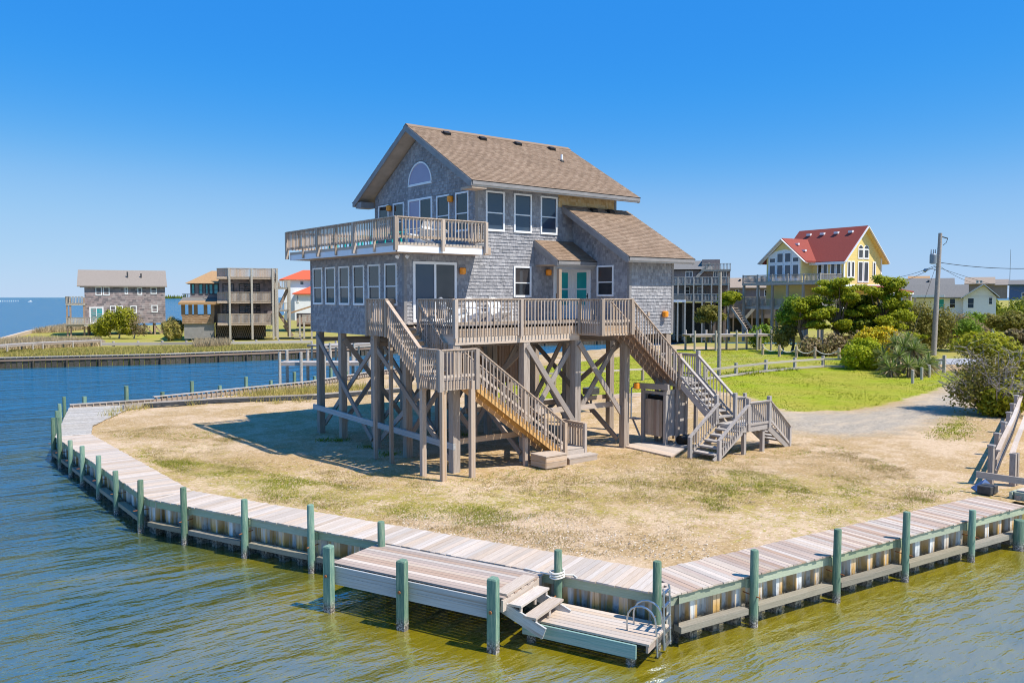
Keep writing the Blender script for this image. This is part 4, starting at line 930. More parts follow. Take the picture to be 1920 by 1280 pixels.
for nm, P, z in (('left', G(111, 800, 0)+V3(-.3, 0, 0), .9), ): pass

# upper dock platform
a, b = seq[2]; d, n, L = legdata(a, b)
def kn(s, q, z): return a+d*s+n*q+V3(0, 0, z)
S0, S1 = 8.85, 13.45
dp = empty('dock_platform', kn((S0+S1)/2, .9, 0), label='large square plank dock platform with three square green posts', cat='dock')
for i in range(12): piece('board', dp, 'dock_board_brown' if i % 3 else 'dock_board', kn(S0, .12+i*.143, -.012), kn(S1-.02*(i % 2), .12+i*.143, -.012), .134, .04)
for z, c in ((-.135, 'skirt_wood'), (-.345, 'skirt_wood')):
    piece('skirt_board', dp, c, kn(S0+.1, 1.83, z), kn(S1-.1, 1.83, z), .045, .205); piece('skirt_board', dp, c, kn(S0+.02, .1, z), kn(S0+.02, 1.8, z), .045, .205)
piece('skirt_board', dp, 'dock_board', kn(S1-.03, .1, -.15), kn(S1-.03, 1.8, -.15), .045, .24)
for i in range(7): piece('joist', dp, 'brace_wood', kn(S0+.3+i*.65, .1, -.16), kn(S0+.3+i*.65, 1.78, -.16), .05, .22)
def sqpost(s, q, zt, lab):
    c = kn(s, q, 0); m = MB(); h = .105; ch = .06
    poly = [(-h, -h), (h-ch, -h), (h, -h+ch), (h, h), (-h, h)]
    def ring(z, k): return [c+(d*x+n*y)*k+V3(0, 0, z) for x, y in poly]
    r0, r1, r2 = ring(-1.9, 1), ring(zt-.03, 1), ring(zt, .86); k = len(poly)
    m.add(r0+r1+r2, [tuple(range(k))[::-1], tuple(range(2*k, 3*k))]+[(j*k+i, j*k+(i+1) % k, (j+1)*k+(i+1) % k, (j+1)*k+i) for j in range(2) for i in range(k)])
    o = m.build('post', 'piling_green', dp)
    MB().tube([c+n*(.13)+V3(0, 0, -.2), c+n*.155+V3(0, 0, -.2)], .035, 8).build('bolt', 'rust', o)
for s, zt in ((S0+.12, .47), (S0+2.2, .47), (S1-.12, .47)): sqpost(s, 1.97, zt, '')
# lower swim platform with steps
lp = empty('swim_platform', kn(14.7, .8, -.6), label='low plank swim platform with three wide steps beside the corner', cat='dock')
for i in range(8): piece('board', lp, 'dock_board', kn(13.62, .16+i*.143, -.56), kn(16.35, .16+i*.143, -.56), .135, .04)
piece('skirt_board', lp, 'skirt_green', kn(13.6, 1.26, -.73), kn(16.1, 1.26, -.73), .05, .27); piece('skirt_board', lp, 'skirt_green', kn(13.6, .1, -.73), kn(13.6, 1.24, -.73), .05, .27); piece('skirt_board', lp, 'dock_board_brown', kn(16.3, .12, -.66), kn(16.3, 1.2, -.66), .05, .14)
for s in (13.75, 15.95): piece('leg', lp, 'piling_green', kn(s, 1.16, -1.9), kn(s, 1.16, -.6), .13, .13)
for i in range(3):
    s = 13.30+.34*i; z = .035-.185*i
    piece('step_tread', lp, 'dock_board', kn(s, .42, z), kn(s, 1.66, z), .30, .045)
    for q in (.5, 1.0, 1.6): piece('step_support', lp, 'dock_board', kn(s+.11, q, z-.16), kn(s+.11, q, z-.02), .04, .05)
for q in (.5, 1.63): piece('stringer', lp, 'skirt_wood', kn(13.15, q, -.16), kn(14.3, q, -.60), .05, .24)
# swim ladder
ld = empty('swim_ladder', kn(16.3, .5, -.55), label='stainless steel swim ladder with hoop handles at the dock corner', cat='ladder')
for q in (.42, .78):
    pts = [kn(15.72, q, -.54)]+[kn(16.02-.30*math.cos(t), q, -.30+.30*math.sin(t)) for t in np.linspace(0, math.pi, 9)]+[kn(16.34, q, -.6), kn(16.36, q, -.95)]
    MB().tube(pts, .019, 8).build('handle', 'steel', ld, smooth=True)
for q in (.28, .62): MB().tube([kn(16.45, q, -.85), kn(16.42, q, .30), kn(16.40, q, .36)], .02, 8).build('side_rail', 'steel', ld, smooth=True)
for i in range(5): piece('rung', ld, 'steel', kn(16.45-.01*i, .28, -.78+i*.26), kn(16.45-.01*i, .62, -.78+i*.26), .06, .025)
# rope round the piling by the steps
P = [q for q in piles if q[0] == 2 and abs(q[1]-13.85) < .01][0][2]
rp_ = empty('rope', P, label='white rope coiled round the green piling beside the steps', cat='rope'); m = MB()
m.tube([P+V3(math.cos(t)*.155, math.sin(t)*.155, .02+.012*t/1.4+.006*math.sin(3*t)) for t in np.linspace(0, 6*math.pi, 70)], .02, 6); m.build('coil', 'rope_white', rp_, smooth=True)
m = MB(); m.tube([P-d*.16+V3(0, 0, .07), P-d*.5-n*.05+V3(0, 0, .055), P-d*.85-n*.1+V3(0, 0, .06)], .017, 6); m.build('tail', 'rope_white', rp_, smooth=True)
m = MB(); m.tube([P+d*.1-n*.14+V3(0, 0, .07), P+d*.28-n*.25+V3(0, 0, .055), P+d*.42-n*.12+V3(0, 0, .055)], .02, 6); m.build('tail', 'rope_white', rp_, smooth=True)

# ------------------------------------------------------------------ back bulkhead and low timber edging
bb = empty('retaining_wall', (2, 24.5, 0), label='weathered wooden retaining wall along the canal behind the sand', cat='wall')
pts = [L_, V3(-2.9, 23.3, 0), V3(8.1, 26, 0), V3(15, 30, 0), V3(30, 36, 0)]
for q0, q1 in zip(pts[:-1], pts[1:]):
    dd = (q1-q0).normalized(); LL = (q1-q0).length; first = q0 is L_
    piece('cap_board', bb, 'gray_wood', q0+V3(0, 0, .34 if not first else .2), q1+V3(0, 0, .34 if not first else .2), .2, .06)
    piece('waler', bb, 'brace_wood', q0+V3(0, 0, .1)-dd*0, q1+V3(0, 0, .1), .1, .2)
    nn = int(LL/.32)
    for i in range(nn): piece('plank', bb, 'rim_wood' if first else 'brace_wood', q0+dd*(i+.5)*LL/nn+V3(0, 0, -1.5), q0+dd*(i+.5)*LL/nn+V3(0, 0, .28 if not first else .16), .22, .05, dd)
    for i in range(int(LL/2.2)+1):
        t = (i+.35)/(int(LL/2.2)+1); c = q0+dd*LL*t+V3(-dd.y, dd.x, 0)*.18; MB().tube([c+V3(0, 0, -1.9), c+V3(0, 0, .55+.45*(i % 2)+.1*random.random())], .12, 9).build('post', 'piling_green', bb, smooth=True)
ed = empty('timber_edging', (1, 21, 0), label='low timber edging with black fabric in front of canal wall', cat='edging')
ep = [G(231, 769), G(270, 763), G(400, 755), G(587, 747), G(760, 733)]
for q0, q1 in zip(ep[:-1], ep[1:]): piece('edging_board', ed, 'gray_wood', q0+V3(0, 0, .14), q1+V3(0, 0, .14), .09, .26)
m = MB(); prev = None
for q0, q1 in zip(ep[1:-1], ep[2:]):
    for i in range(26):
        c = lerp(q0, q1, i/25); o = (CAM-c); o.z = 0; o.normalize(); w_ = .12+.1*random.random()
        cur = (c+o*.07+V3(0, 0, .2), c+o*(.12+w_)+V3(0, 0, .0+.05*random.random()))
        if prev: m.quad(prev[0], cur[0], cur[1], prev[1])
        prev = cur
m.build('ground_fabric', 'fabric_black', ed)
# ------------------------------------------------------------------ canal pier behind the house
def pier(name, pts, z, wd, label, posts, ptop, mat='gray_wood', base=-1.6, r=.13):
    e = empty(name, (pts[0].x, pts[0].y, 0), label=label, cat='pier')
    for q0, q1 in zip(pts[:-1], pts[1:]):
        dd = (q1-q0); LL = dd.length; dd.normalize(); nn = V3(-dd.y, dd.x, 0)
        for i in range(int(LL/.3)): c = q0+dd*(i+.5)*.3+V3(0, 0, z); piece('plank', e, mat, c-nn*wd/2, c+nn*wd/2, .285, .05)
        for sd in (-1, 1): piece('beam', e, 'brace_wood', q0+nn*sd*wd*.48+V3(0, 0, z-.14), q1+nn*sd*wd*.48+V3(0, 0, z-.14), .08, .2)
        for t in posts:
            for sd in (-1, 1): c = q0+dd*LL*t+nn*sd*wd*.56; MB().tube([c+V3(0, 0, base), c+V3(0, 0, z+ptop)], r, 8).build('post', 'old_wood', e, smooth=True)
    return e
pier('canal_pier', [G(528, 690, .5), G(700, 690, .5)], .5, 1.9, 'grey wooden pier with tall posts in canal left of house', (.02, .25, .5, .75, .98), .85)
pier('canal_pier', [G(590, 656, .5), G(700, 650, .5)], .5, 3.0, 'pale wooden pier on the far canal bank seen between house piles', (.1, .5, .9), .3)
# ------------------------------------------------------------------ far bulkhead, marsh walkways
fb = empty('far_bulkhead', (9, 65.2, 0), label='dark wooden bulkhead along the far side of canal', cat='bulkhead')
fpts = [V3(-34, 77.5, 0), V3(-5.2, 69.6, 0), V3(9, 65.2, 0), V3(26, 63.4, 0), V3(60, 66, 0), V3(88, 60, 0)]
for q0, q1 in zip(fpts[:-1], fpts[1:]):
    dd = (q1-q0).normalized(); LL = (q1-q0).length; o = V3(dd.y, -dd.x, 0)
    piece('cap_board', fb, 'gray_wood', q0+V3(0, 0, .06), q1+V3(0, 0, .06), .5, .08); piece('waler', fb, 'brown_wood', q0+o*.1+V3(0, 0, -.2), q1+o*.1+V3(0, 0, -.2), .12, .25)
    w_ = MB(); k = int(LL/.5)
    for i in range(k): w_.bar(q0+dd*(i+.5)*LL/k+o*(.02+.04*(i % 2))+V3(0, 0, -1.6), q0+dd*(i+.5)*LL/k+o*(.02+.04*(i % 2))+V3(0, 0, 0), .06, .44, dd)
    w_.build('plank_wall', 'bulk_dark', fb, kind='stuff')
    for i in range(int(LL/3)+1): c = q0+dd*min(LL, i*3.0)+o*.22; MB().tube([c+V3(0, 0, -1.6), c+V3(0, 0, -.3)], .1, 8).build('post', 'bulk_dark', fb, smooth=True)
pier('marsh_walkway', [G(-60, 660, .55), G(60, 651, .55), G(190, 645, .4)], .5, 1.3, 'raised plank walkway over marsh grass on the far left', (.08, .5, .92), -.05, base=-.2, r=.1)
ml = empty('marsh_edging', G(300, 646), label='low timber edging across the marsh lawn below far houses', cat='edging')
ep = [G(190, 648), G(300, 647), G(420, 646), G(586, 643)]
for q0, q1 in zip(ep[:-1], ep[1:]): piece('edging_board', ml, 'gray_wood', q0+V3(0, 0, .2), q1+V3(0, 0, .2), .3, .35)
for i in range(9): c = lerp(ep[0], ep[3], (i+.5)/9); MB().tube([c+V3(0, 0, -.2), c+V3(0, 0, .55)], .16, 8).build('post', 'old_wood', ml, smooth=True)
sb = empty('shore_edging', G(40, 630), label='white-topped sea wall along the sound shore at far left', cat='wall')
ep = [G(-60, 652), G(0, 640), G(55, 624), G(85, 619), G(130, 614)]
for q0, q1 in zip(ep[:-1], ep[1:]): piece('wall_board', sb, 'dock_board', q0+V3(0, 0, .1), q1+V3(0, 0, .1), .5, .7)

# ================================================================== FAR HOUSES
YAW0 = math.atan2(RGT.y, RGT.x)
class Far:
    """a house built in metres in its own frame; photo rows/columns give its sizes at depth D"""
    def __init__(s, name, label, px, D, cat='house', yaw=0.0):
        s.D, s.px, s.k = D, px, D/F; phi = math.atan((px-CX)/F); s.kx = s.k*math.cos(phi); s.e = empty(name, PD(px, D), YAW0+yaw-phi, label=label, cat=cat)
    def x(s, px): return (px-s.px)*s.kx
    def z(s, py): return H-(py-HOR)*s.k
    def box(s, name, mat, x0, x1, y0, y1, d0, d1, parent=None, **kw):
        return MB().box(s.x(x0), s.x(x1), d0, d1, s.z(y1), s.z(y0)).build(name, mat, parent or s.e, True, **kw)
    def win(s, x0, x1, y0, y1, d=0.0, glass='glass_dark', bars='double', kind='window', mat='white_trim', fw=.11):
        return window(s.e, (s.x(x0), d, s.z(y1)), (1, 0, 0), s.x(x1)-s.x(x0), s.z(y0)-s.z(y1), glass, kind, bars, fw, True, mat=mat)
    def gable(s, name, mat, x0, x1, ye, yr, d0, d1, over=.5, parent=None, th=.18):
        """ridge along local x"""
        ze, zr = s.z(ye), s.z(yr); dm = (d0+d1)/2; X0, X1 = s.x(x0), s.x(x1); m = MB()
        m.prism([(X0, d0-over, ze), (X0, dm, zr), (X0, d1+over, ze), (X0, d1+over, ze-th), (X0, dm, zr-th), (X0, d0-over, ze-th)], (X1-X0, 0, 0)); return m.build(name, mat, parent or s.e, True)
    def rail(s, x0, x1, yt, yb, d, mat='old_wood', posts=(), name='railing', d1=None, sp=.2):
        zt, zb = s.z(yt), s.z(yb); A, B = V3(s.x(x0), d, 0), V3(s.x(x1), d if d1 is None else d1, 0); L = (B-A).length
        m = MB(); m.bar(A+V3(0, 0, zt), B+V3(0, 0, zt), .14, .07); r = m.build(name, mat, s.e, True); MB().bar(A+V3(0, 0, zb+.08), B+V3(0, 0, zb+.08), .06, .1).build('bottom_rail', mat, r, True)
        m = MB()
        for i in range(int(L/sp)): c = lerp(A, B, (i+.5)/int(L/sp)); m.box(c.x-.045, c.x+.045, c.y-.03, c.y+.03, zb+.05, zt-.03)
        m.build('balusters', mat, r, True, kind='stuff'); return r
    def post(s, px, yt, yb, d, mat='old_wood', r=.13, name='post'):
        c = s.x(px); return MB().box(c-r, c+r, d-r, d+r, s.z(yb), s.z(yt)).build(name, mat, s.e, True)
# --- grey cottage on the far left shore
h = Far('grey_cottage', 'two storey grey shingled cottage with tan gable roof on far left shore', 236, 137)
h.box('wall', 'far_shingle', 161, 312, 536, 606, 0, 8.5)
shingle_field('shingle_siding', h.e, 'far_shingle_course', (h.x(161), 0, h.z(606)), (1, 0, 0), (0, 0, 1), h.x(312)-h.x(161), h.z(536)-h.z(606), expo=.3, wmin=.25, wmax=.7, th=.03, local=True)
MB().prism([(h.x(161), 0, h.z(536)), (h.x(161), 8.5, h.z(536)), (h.x(161), 4.25, h.z(507))], (h.x(312)-h.x(161), 0, 0)).build('gable_wall', 'far_shingle', h.e, True)
rf = h.gable('roof', 'roof_tan', 148, 316, 536, 505.5, 0, 8.5)
for px, py in ((241, 517), (267, 520)): MB().tube([(h.x(px), 2, h.z(py)-.3), (h.x(px), 2, h.z(py)+.7)], .12, 8).build('vent_pipe', 'dark_metal', rf, True)
for a, b, c, d_ in ((181, 193, 538, 554), (195, 207, 538, 554), (235, 241, 538, 552), (259, 268, 539, 553), (284, 296, 538, 551), (207, 218, 573, 587), (220, 231, 573, 587), (245, 257, 573, 587), (285, 297, 572, 586)): h.win(a, b, c, d_, fw=.14)
h.win(169, 195, 575, 606, glass='glass_teal', bars='slide', kind='double_door', fw=.2)
for yt, yb in ((556, 570), (594, 608)):
    h.box('deck', 'old_wood', 128, 162, yb-2, yb+2, -1.5, 8.5); h.rail(128, 128.3, yt, yb, -1.5, d1=8.5); h.rail(128, 160, yt, yb, -1.5)
h.box('deck', 'old_wood', 160, 205, 606, 610, -2.2, 0); h.rail(128, 205, 594, 607, -2.2)
for px in (130, 136, 160): h.post(px, 558, 630, -1.3, 'old_brown')
for i, px in enumerate((166, 182, 205, 228, 250, 272, 291, 308)): h.post(px, 606, 629, .3+(i % 2)*4, 'old_brown'); h.post(px, 606, 629, 7.5, 'old_brown')
for a, b in ((270, 285), (288, 303), (250, 265)): MB().bar((h.x(a), .4, h.z(608)), (h.x(b), .4, h.z(625)), .1, .25).build('brace', 'old_brown', h.e, True)
# --- three storey house with stacked decks
h = Far('decked_house', 'three storey brown house with stacked decks and hip roof on far shore', 435, 119)
h.box('wall', 'far_shingle', 357, 418, 530, 560, 3, 12)
shingle_field('shingle_siding', h.e, 'far_shingle_course', (h.x(412), 2, h.z(606)), (1, 0, 0), (0, 0, 1), h.x(515)-h.x(412), h.z(522)-h.z(606), expo=.3, wmin=.25, wmax=.7, th=.03, local=True)
shingle_field('shingle_siding', h.e, 'new_course', (h.x(343), .4, h.z(606)), (1, 0, 0), (0, 0, 1), h.x(401)-h.x(343), h.z(590)-h.z(606), expo=.25, wmin=.2, wmax=.5, th=.03, local=True); h.box('wall', 'far_shingle', 412, 515, 522, 606, 2, 11)
m = MB(); X0, X1, Z0, Z1 = h.x(348), h.x(424), h.z(531), h.z(506)
m.add([(X0, 2.3, Z0), (X1, 2.3, Z0), (X1, 12.7, Z0), (X0, 12.7, Z0), (h.x(397), 6, Z1), (X1, 6, Z1), (X1, 9, Z1), (h.x(397), 9, Z1)], [(0, 1, 5, 4), (3, 0, 4, 7), (2, 3, 7, 6), (4, 5, 6, 7), (0, 3, 2, 1), (1, 2, 6, 5)]); m.build('roof', 'roof_orange', h.e, True)
h.box('wall', 'far_shingle_brown', 343, 401, 590, 606, .4, 6); h.box('wall', 'gray_trim', 346, 401, 606, 634, .6, 6); h.box('wall', 'far_shingle', 400, 414, 560, 606, 2.5, 8)
m = MB(); m.prism([(h.x(337), -.3, h.z(567)), (h.x(412), -.3, h.z(567)), (h.x(412), 3, h.z(560)), (h.x(345), 3, h.z(560))], (0, 0, -.3)); m.build('porch_roof', 'roof_orange', h.e, True)
MB().prism([(h.x(337), 0, h.z(568)), (h.x(408), 0, h.z(568)), (h.x(408), 3.2, h.z(557)), (h.x(343), 3.2, h.z(557))], (0, 0, -.12)).build('porch_roof', 'roof_gray', h.e, True)
for px in (345, 358, 368, 386, 399): h.post(px, 567, 592, .6, 'far_shingle_brown', .25)
for a, b in ((359, 366), (373, 381), (385, 391), (392, 400), (401, 410)): h.win(a, b, 532, 552, 3, 'glass_teal', fw=.1, mat='dark_metal')
for a, b, y0, y1 in ((418, 440, 531, 552), (449, 472, 531, 552), (475, 490, 531, 552), (417, 434, 570, 592), (449, 472, 571, 592), (475, 490, 571, 592)): h.win(a, b, y0, y1, 2, 'glass_blue' if a < 441 and y0 < 540 else 'glass_dark', 'slide', 'sliding_door', 'dark_metal', .12)
for yt, yb in ((503.5, 521), (548, 566), (588, 607)):
    x1 = 522 if yt < 510 else 512
    h.box('deck', 'rail_wood_j', 408, x1, yb-2, yb+2.5, -1.2, 2.1); h.rail(429, x1, yt, yb, -1.2, 'rail_wood_j', sp=.15); h.rail(408, 429, yt, yb, .8, 'rail_wood_j', d1=-1.2, sp=.15); h.rail(x1, x1+.2, yt, yb, -1.2, 'old_brown', d1=2.1, sp=.15)
    if yt < 510: h.rail(408, x1, yt, yb, 2.1, 'rail_wood_j', sp=.15)
for px in (431.5, 473, 513, 521): h.post(px, 503, 636, -1.25, r=.14)
for px in (520, 546): h.post(px, 525, 634, .5, r=.16); h.post(px, 525, 634, 3.5, r=.16)
for yt, yb in ((526, 540), (568, 583)): h.box('stair_landing', 'old_wood', 520, 546, yb-1, yb+1.5, .5, 3.5); h.rail(520, 546, yt, yb, .5)
for a, b, c, d_ in ((515, 528, 508, 541), (524, 544, 583, 541), (522, 542, 583, 612), (536, 552, 612, 632)):
    for q in (1.0, 2.6): MB().bar((h.x(a), q, h.z(c)), (h.x(b), q, h.z(d_)), .1, .4).build('stair_stringer', 'old_brown', h.e, True)
    for i in range(7): p = lerp((h.x(a), 1.0, h.z(c)), (h.x(b), 1.0, h.z(d_)), (i+.5)/7); MB().box(p.x-.2, p.x+.2, 1.0, 2.6, p.z, p.z+.06).build('tread', 'old_wood', h.e, True)
m = MB()
for i in range(26):
    t = 402+i*4.1
    m.bar((h.x(t), .0, h.z(634)), (h.x(t+9), .0, h.z(609)), .03, .07, (0, 1, 0)); m.bar((h.x(t+9), .05, h.z(634)), (h.x(t), .05, h.z(609)), .03, .07, (0, 1, 0))
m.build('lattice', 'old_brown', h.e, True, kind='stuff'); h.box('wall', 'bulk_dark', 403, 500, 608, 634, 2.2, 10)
m = MB()
for i in range(3): m.tube([(h.x(380), .1, h.z(575)), (h.x(380), .1, h.z(575)+.1)], .05, 6)
h.box('neighbour_deck', 'old_wood', 340, 357, 563, 566, 6, 9); h.rail(340, 357, 551, 565, 6)
# --- white house with red hip roof, mostly behind the beach house
h = Far('white_house', 'white house with bright red hip roof behind the three storey house', 562, 150)
h.box('wall', 'siding_white', 533, 640, 524, 600, 0, 9); m = MB(); X0, X1, Z0, Z1 = h.x(524), h.x(650), h.z(524.5), h.z(505)
m.add([(X0, -.6, Z0), (X1, -.6, Z0), (X1, 9.6, Z0), (X0, 9.6, Z0), (h.x(570), 4.5, Z1), (h.x(600), 4.5, Z1)], [(0, 1, 5, 4), (1, 2, 5), (2, 3, 4, 5), (3, 0, 4), (3, 2, 1, 0)]); m.build('roof', 'roof_redorange', h.e, True)
h.win(563, 571, 527, 535); h.win(557, 561, 553, 567, -2.52)
h.box('wall', 'siding_white', 553, 640, 550, 600, -2.5, 0); m = MB(); m.prism([(h.x(549), -3, h.z(550)), (h.x(640), -3, h.z(550)), (h.x(640), 1, h.z(534)), (h.x(588), -1, h.z(535))], (0, 0, -.2)); m.build('porch_roof', 'roof_redorange', h.e, True)
# --- small shed roofed annex in front of it
h = Far('wooden_annex', 'weathered wooden annex with orange-brown roof beside the white house', 566, 124)
h.box('wall', 'old_brown', 556, 640, 588, 612, 0, 4); MB().prism([(h.x(546), -.5, h.z(585)), (h.x(640), -.5, h.z(556)), (h.x(640), 4, h.z(556)), (h.x(546), 4, h.z(585))], (0, 0, -.2)).build('roof', 'roof_orange', h.e, True)
h.rail(566, 640, 590, 604, -1.5); h.box('deck', 'old_brown', 560, 640, 604, 607, -1.5, 0)
for px in (562, 570, 584, 600): h.post(px, 590, 634, -1.4)
for i in range(6): h.box('tread', 'old_wood', 551+i, 566+i, 631-i*4, 632.2-i*4, -1.8+i*.2, -1.4+i*.2)
# --- grey house with many decks right of the beach house
h = Far('grey_deck_house', 'grey three storey house with stacked white-posted decks right of beach house', 1310, 126)
h.box('wall', 'far_shingle', 1230, 1368, 507, 566, 1, 11); rf = MB().prism([(h.x(1225), .2, h.z(505)), (h.x(1225), 6, h.z(486)), (h.x(1225), 12, h.z(505))], (h.x(1335)-h.x(1225), 0, 0)).build('roof', 'roof_gray', h.e, True)
h.box('roof_deck', 'old_wood', 1314, 1368, 506, 509, -.5, 4); h.rail(1314, 1369, 495, 507, -.5, posts=()); MB().box(h.x(1315), h.x(1349), 2, 6, h.z(507), h.z(486)).build('roof_room', 'far_shingle', h.e, True)
for yt, yb in ((520, 533), (551, 564)):
    h.box('deck', 'old_wood', 1262, 1367, yb-1, yb+2, -1.5, 1.1); h.rail(1262, 1367, yt, yb, -1.5)
for i, px in enumerate((1271, 1284, 1300, 1316, 1333, 1349, 1364)): h.post(px, 520, 640, -1.5, r=.1)
for px in (1262, 1280, 1300, 1320, 1340, 1360): h.post(px, 566, 640, 4, 'old_brown', .2)
for a, b in ((1284, 1298), (1336, 1346), (1350, 1362)): h.win(a, b, 508, 520, 1, 'glass_blue', 'slide')
for a, b in ((1282, 1293), (1306, 1318)): h.win(a, b, 537, 552, 1, 'glass_dark')
for q in (-.4, .8): MB().bar((h.x(1305), q, h.z(520)), (h.x(1330), q, h.z(494)), .1, .4).build('stair_stringer', 'old_wood', h.e, True)
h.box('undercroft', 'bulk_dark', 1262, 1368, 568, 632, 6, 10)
h.box('awning', 'white_fascia', 1250, 1286, 562, 566, -3, -1.6); h.box('roof', 'roof_gray', 1250, 1284, 553, 561, -3, -1.8)
for px in (1271, 1285): h.post(px, 566, 636, -2.9, r=.1)
# --- brown roofed house behind it
h = Far('brown_roof_house', 'dark grey house with brown roof between the deck house and the yellow house', 1405, 148)
h.box('wall', 'far_shingle', 1358, 1470, 539, 596, 0, 8); h.gable('roof', 'roof_brown', 1360, 1475, 539, 520, 0, 8)
for px in (1384, 1396): h.box('roof_vent', 'vent_black', px, px+4, 523, 525, 2.3, 2.8)
h.win(1378, 1385, 542, 553); h.win(1417, 1424, 543, 556); h.win(1432, 1439, 543, 556); h.rail(1392, 1440, 556, 568, -1.5); h.box('deck', 'old_brown', 1392, 1440, 567, 569, -1.5, 0)
for px in (1360, 1375, 1392, 1410, 1430): h.post(px, 569, 628, -.5, 'old_brown')
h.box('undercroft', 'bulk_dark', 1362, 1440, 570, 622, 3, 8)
for q in (-2, -.6): MB().bar((h.x(1418), q, h.z(572)), (h.x(1396), q, h.z(598)), .1, .5).build('stair_stringer', 'old_wood', h.e, True)
# --- yellow house with red roof (corner view)
yh = Far('yellow_house', 'yellow house with red roof, arched windows and wraparound deck', 1580, 112, yaw=R(-36))
e = yh.e; WL, DP = 10.7, 8.4; ZE, ZR = 11.55, 15.75
def yb(name, mat, x0, x1, y0, y1, z0, z1, parent=None): return MB().box(x0, x1, y0, y1, z0, z1).build(name, mat, parent or e, True)
yb('wall', 'siding_yellow', -WL, 0, 0, DP, 4.4, ZE); MB().prism([(-.02, 0, ZE), (-.02, DP, ZE), (-.02, DP/2, ZR-.25)], (-WL+.1, 0, 0)).build('gable_wall', 'siding_yellow', e, True)
rr_ = MB(); ov = .7; slz = (ZR-ZE)/(DP/2)
rr_.prism([(.6, -ov, ZE-ov*slz+.1), (.6, DP/2, ZR+.1), (.6, DP+ov, ZE-ov*slz+.1), (.6, DP+ov, ZE-ov*slz-.15), (.6, DP/2, ZR-.15), (.6, -ov, ZE-ov*slz-.15)], (-WL-.6, 0, 0)); rr_ = rr_.build('roof', 'roof_red', e, True)
for s0, s1 in ((-ov, DP/2), (DP+ov, DP/2)): MB().bar((.63, s0, ZE-ov*slz-.08), (.63, s1, ZR-.06), .08, .42, (1, 0, 0)).build('rake_board', 'white_trim', rr_, True)
MB().box(-WL, .6, -ov-.05, -ov+.02, ZE-ov*slz-.32, ZE-ov*slz+.02).build('fascia', 'white_trim', rr_, True)
MB().prism([(.58, -ov, ZE-ov*slz-.153), (.58, DP/2, ZR-.153), (.58, DP+ov, ZE-ov*slz-.153), (.58, DP+ov, ZE-ov*slz-.19), (.58, DP/2, ZR-.19), (.58, -ov, ZE-ov*slz-.19)], (-WL-.5, 0, 0)).build('soffit', 'siding_yellow', rr_, True)
for i in range(4): y_ = DP/2-.9; MB().box(-8.6+i*2.3, -7.95+i*2.3, y_-.2, y_+.2, ZR-.9*slz+.1, ZR-.9*slz+.4).build('roof_vent', 'vent_white', rr_, True)
# cross gable wing
CW0, CW1, CF, CZ = -11.5, -4.7, -2.2, 14.3; cm = (CW0+CW1)/2; cs = (CZ-ZE)/((CW1-CW0)/2)
yb('wing_wall', 'siding_yellow', CW0+.3, CW1-.3, CF, 0.0, 4.4, ZE); MB().prism([(CW0+.3, CF, ZE-.02), (CW1-.3, CF, ZE-.02), (cm, CF, CZ-.25)], (0, 6, 0)).build('gable_wall', 'siding_yellow', e, True)
rc = MB().prism([(CW0-.7, CF-.6, ZE-.7*cs+.1), (cm, CF-.6, CZ+.1), (CW1+.7, CF-.6, ZE-.7*cs+.1), (CW1+.7, CF-.6, ZE-.7*cs-.15), (cm, CF-.6, CZ-.15), (CW0-.7, CF-.6, ZE-.7*cs-.15)], (0, 7, 0)).build('roof', 'roof_red', e, True)
for s0, s1 in ((CW0-.7, cm), (CW1+.7, cm)): MB().bar((s0, CF-.64, ZE-.7*cs-.08), (s1, CF-.64, CZ-.06), .08, .42, (0, 1, 0)).build('rake_board', 'white_trim', rc, True)
MB().prism([(CW0-.7, CF-.58, ZE-.7*cs-.153), (cm, CF-.58, CZ-.153), (CW1+.7, CF-.58, ZE-.7*cs-.153), (CW1+.7, CF-.58, ZE-.7*cs-.19), (cm, CF-.58, CZ-.19), (CW0-.7, CF-.58, ZE-.7*cs-.19)], (0, .56, 0)).build('soffit', 'white_trim', rc, True)
for x in (cm+1.2, cm+2.4): MB().box(x-.3, x+.3, CF+1.0, CF+1.4, CZ-(x-cm)*cs+.1, CZ-(x-cm)*cs+.35).build('roof_vent', 'vent_white', rc, True)
def ywin(x0, x1, y, z0, z1, arch=0, g='glass_blue', side=False):
    w_ = window(e, (x0, y, z0) if not side else (y, x0, z0), (1, 0, 0) if not side else (0, 1, 0), x1-x0, z1-z0, g, 'window', 'one', .16, True)
    if arch:
        m = MB(); pn = MB(); c = (x0+x1)/2; hw = (x1-x0)/2
        for k in range(8):
            a0, a1 = math.pi*k/8, math.pi*(k+1)/8
            qs = [(c+hw*math.cos(a0), z1+arch*math.sin(a0)), (c+hw*math.cos(a1), z1+arch*math.sin(a1)), (c, z1-.02)]
            m.prism([((x, y-.03, z) if not side else (y+.03, x, z)) for x, z in qs], (0, .05, 0) if not side else (-.05, 0, 0))
            qi = [(c+(hw-.14)*math.cos(a0), z1+.04+(arch-.14)*math.sin(a0)), (c+(hw-.14)*math.cos(a1), z1+.04+(arch-.14)*math.sin(a1)), (c, z1+.04)]
            pn.prism([((x, y-.045, z) if not side else (y+.045, x, z)) for x, z in qi], (0, .02, 0) if not side else (-.02, 0, 0))
        ao = m.build('arched_window', 'white_trim', e, True); pn.build('pane', g, ao, True)
for i in range(4):
    x0 = CW0+.75+i*1.35; ywin(x0, x0+1.25, CF-.015, 8.55, 10.75); t = [.75, 1.4, 1.4, .75][i]; ywin(x0, x0+1.25, CF-.015, 10.85, 11.0+t)
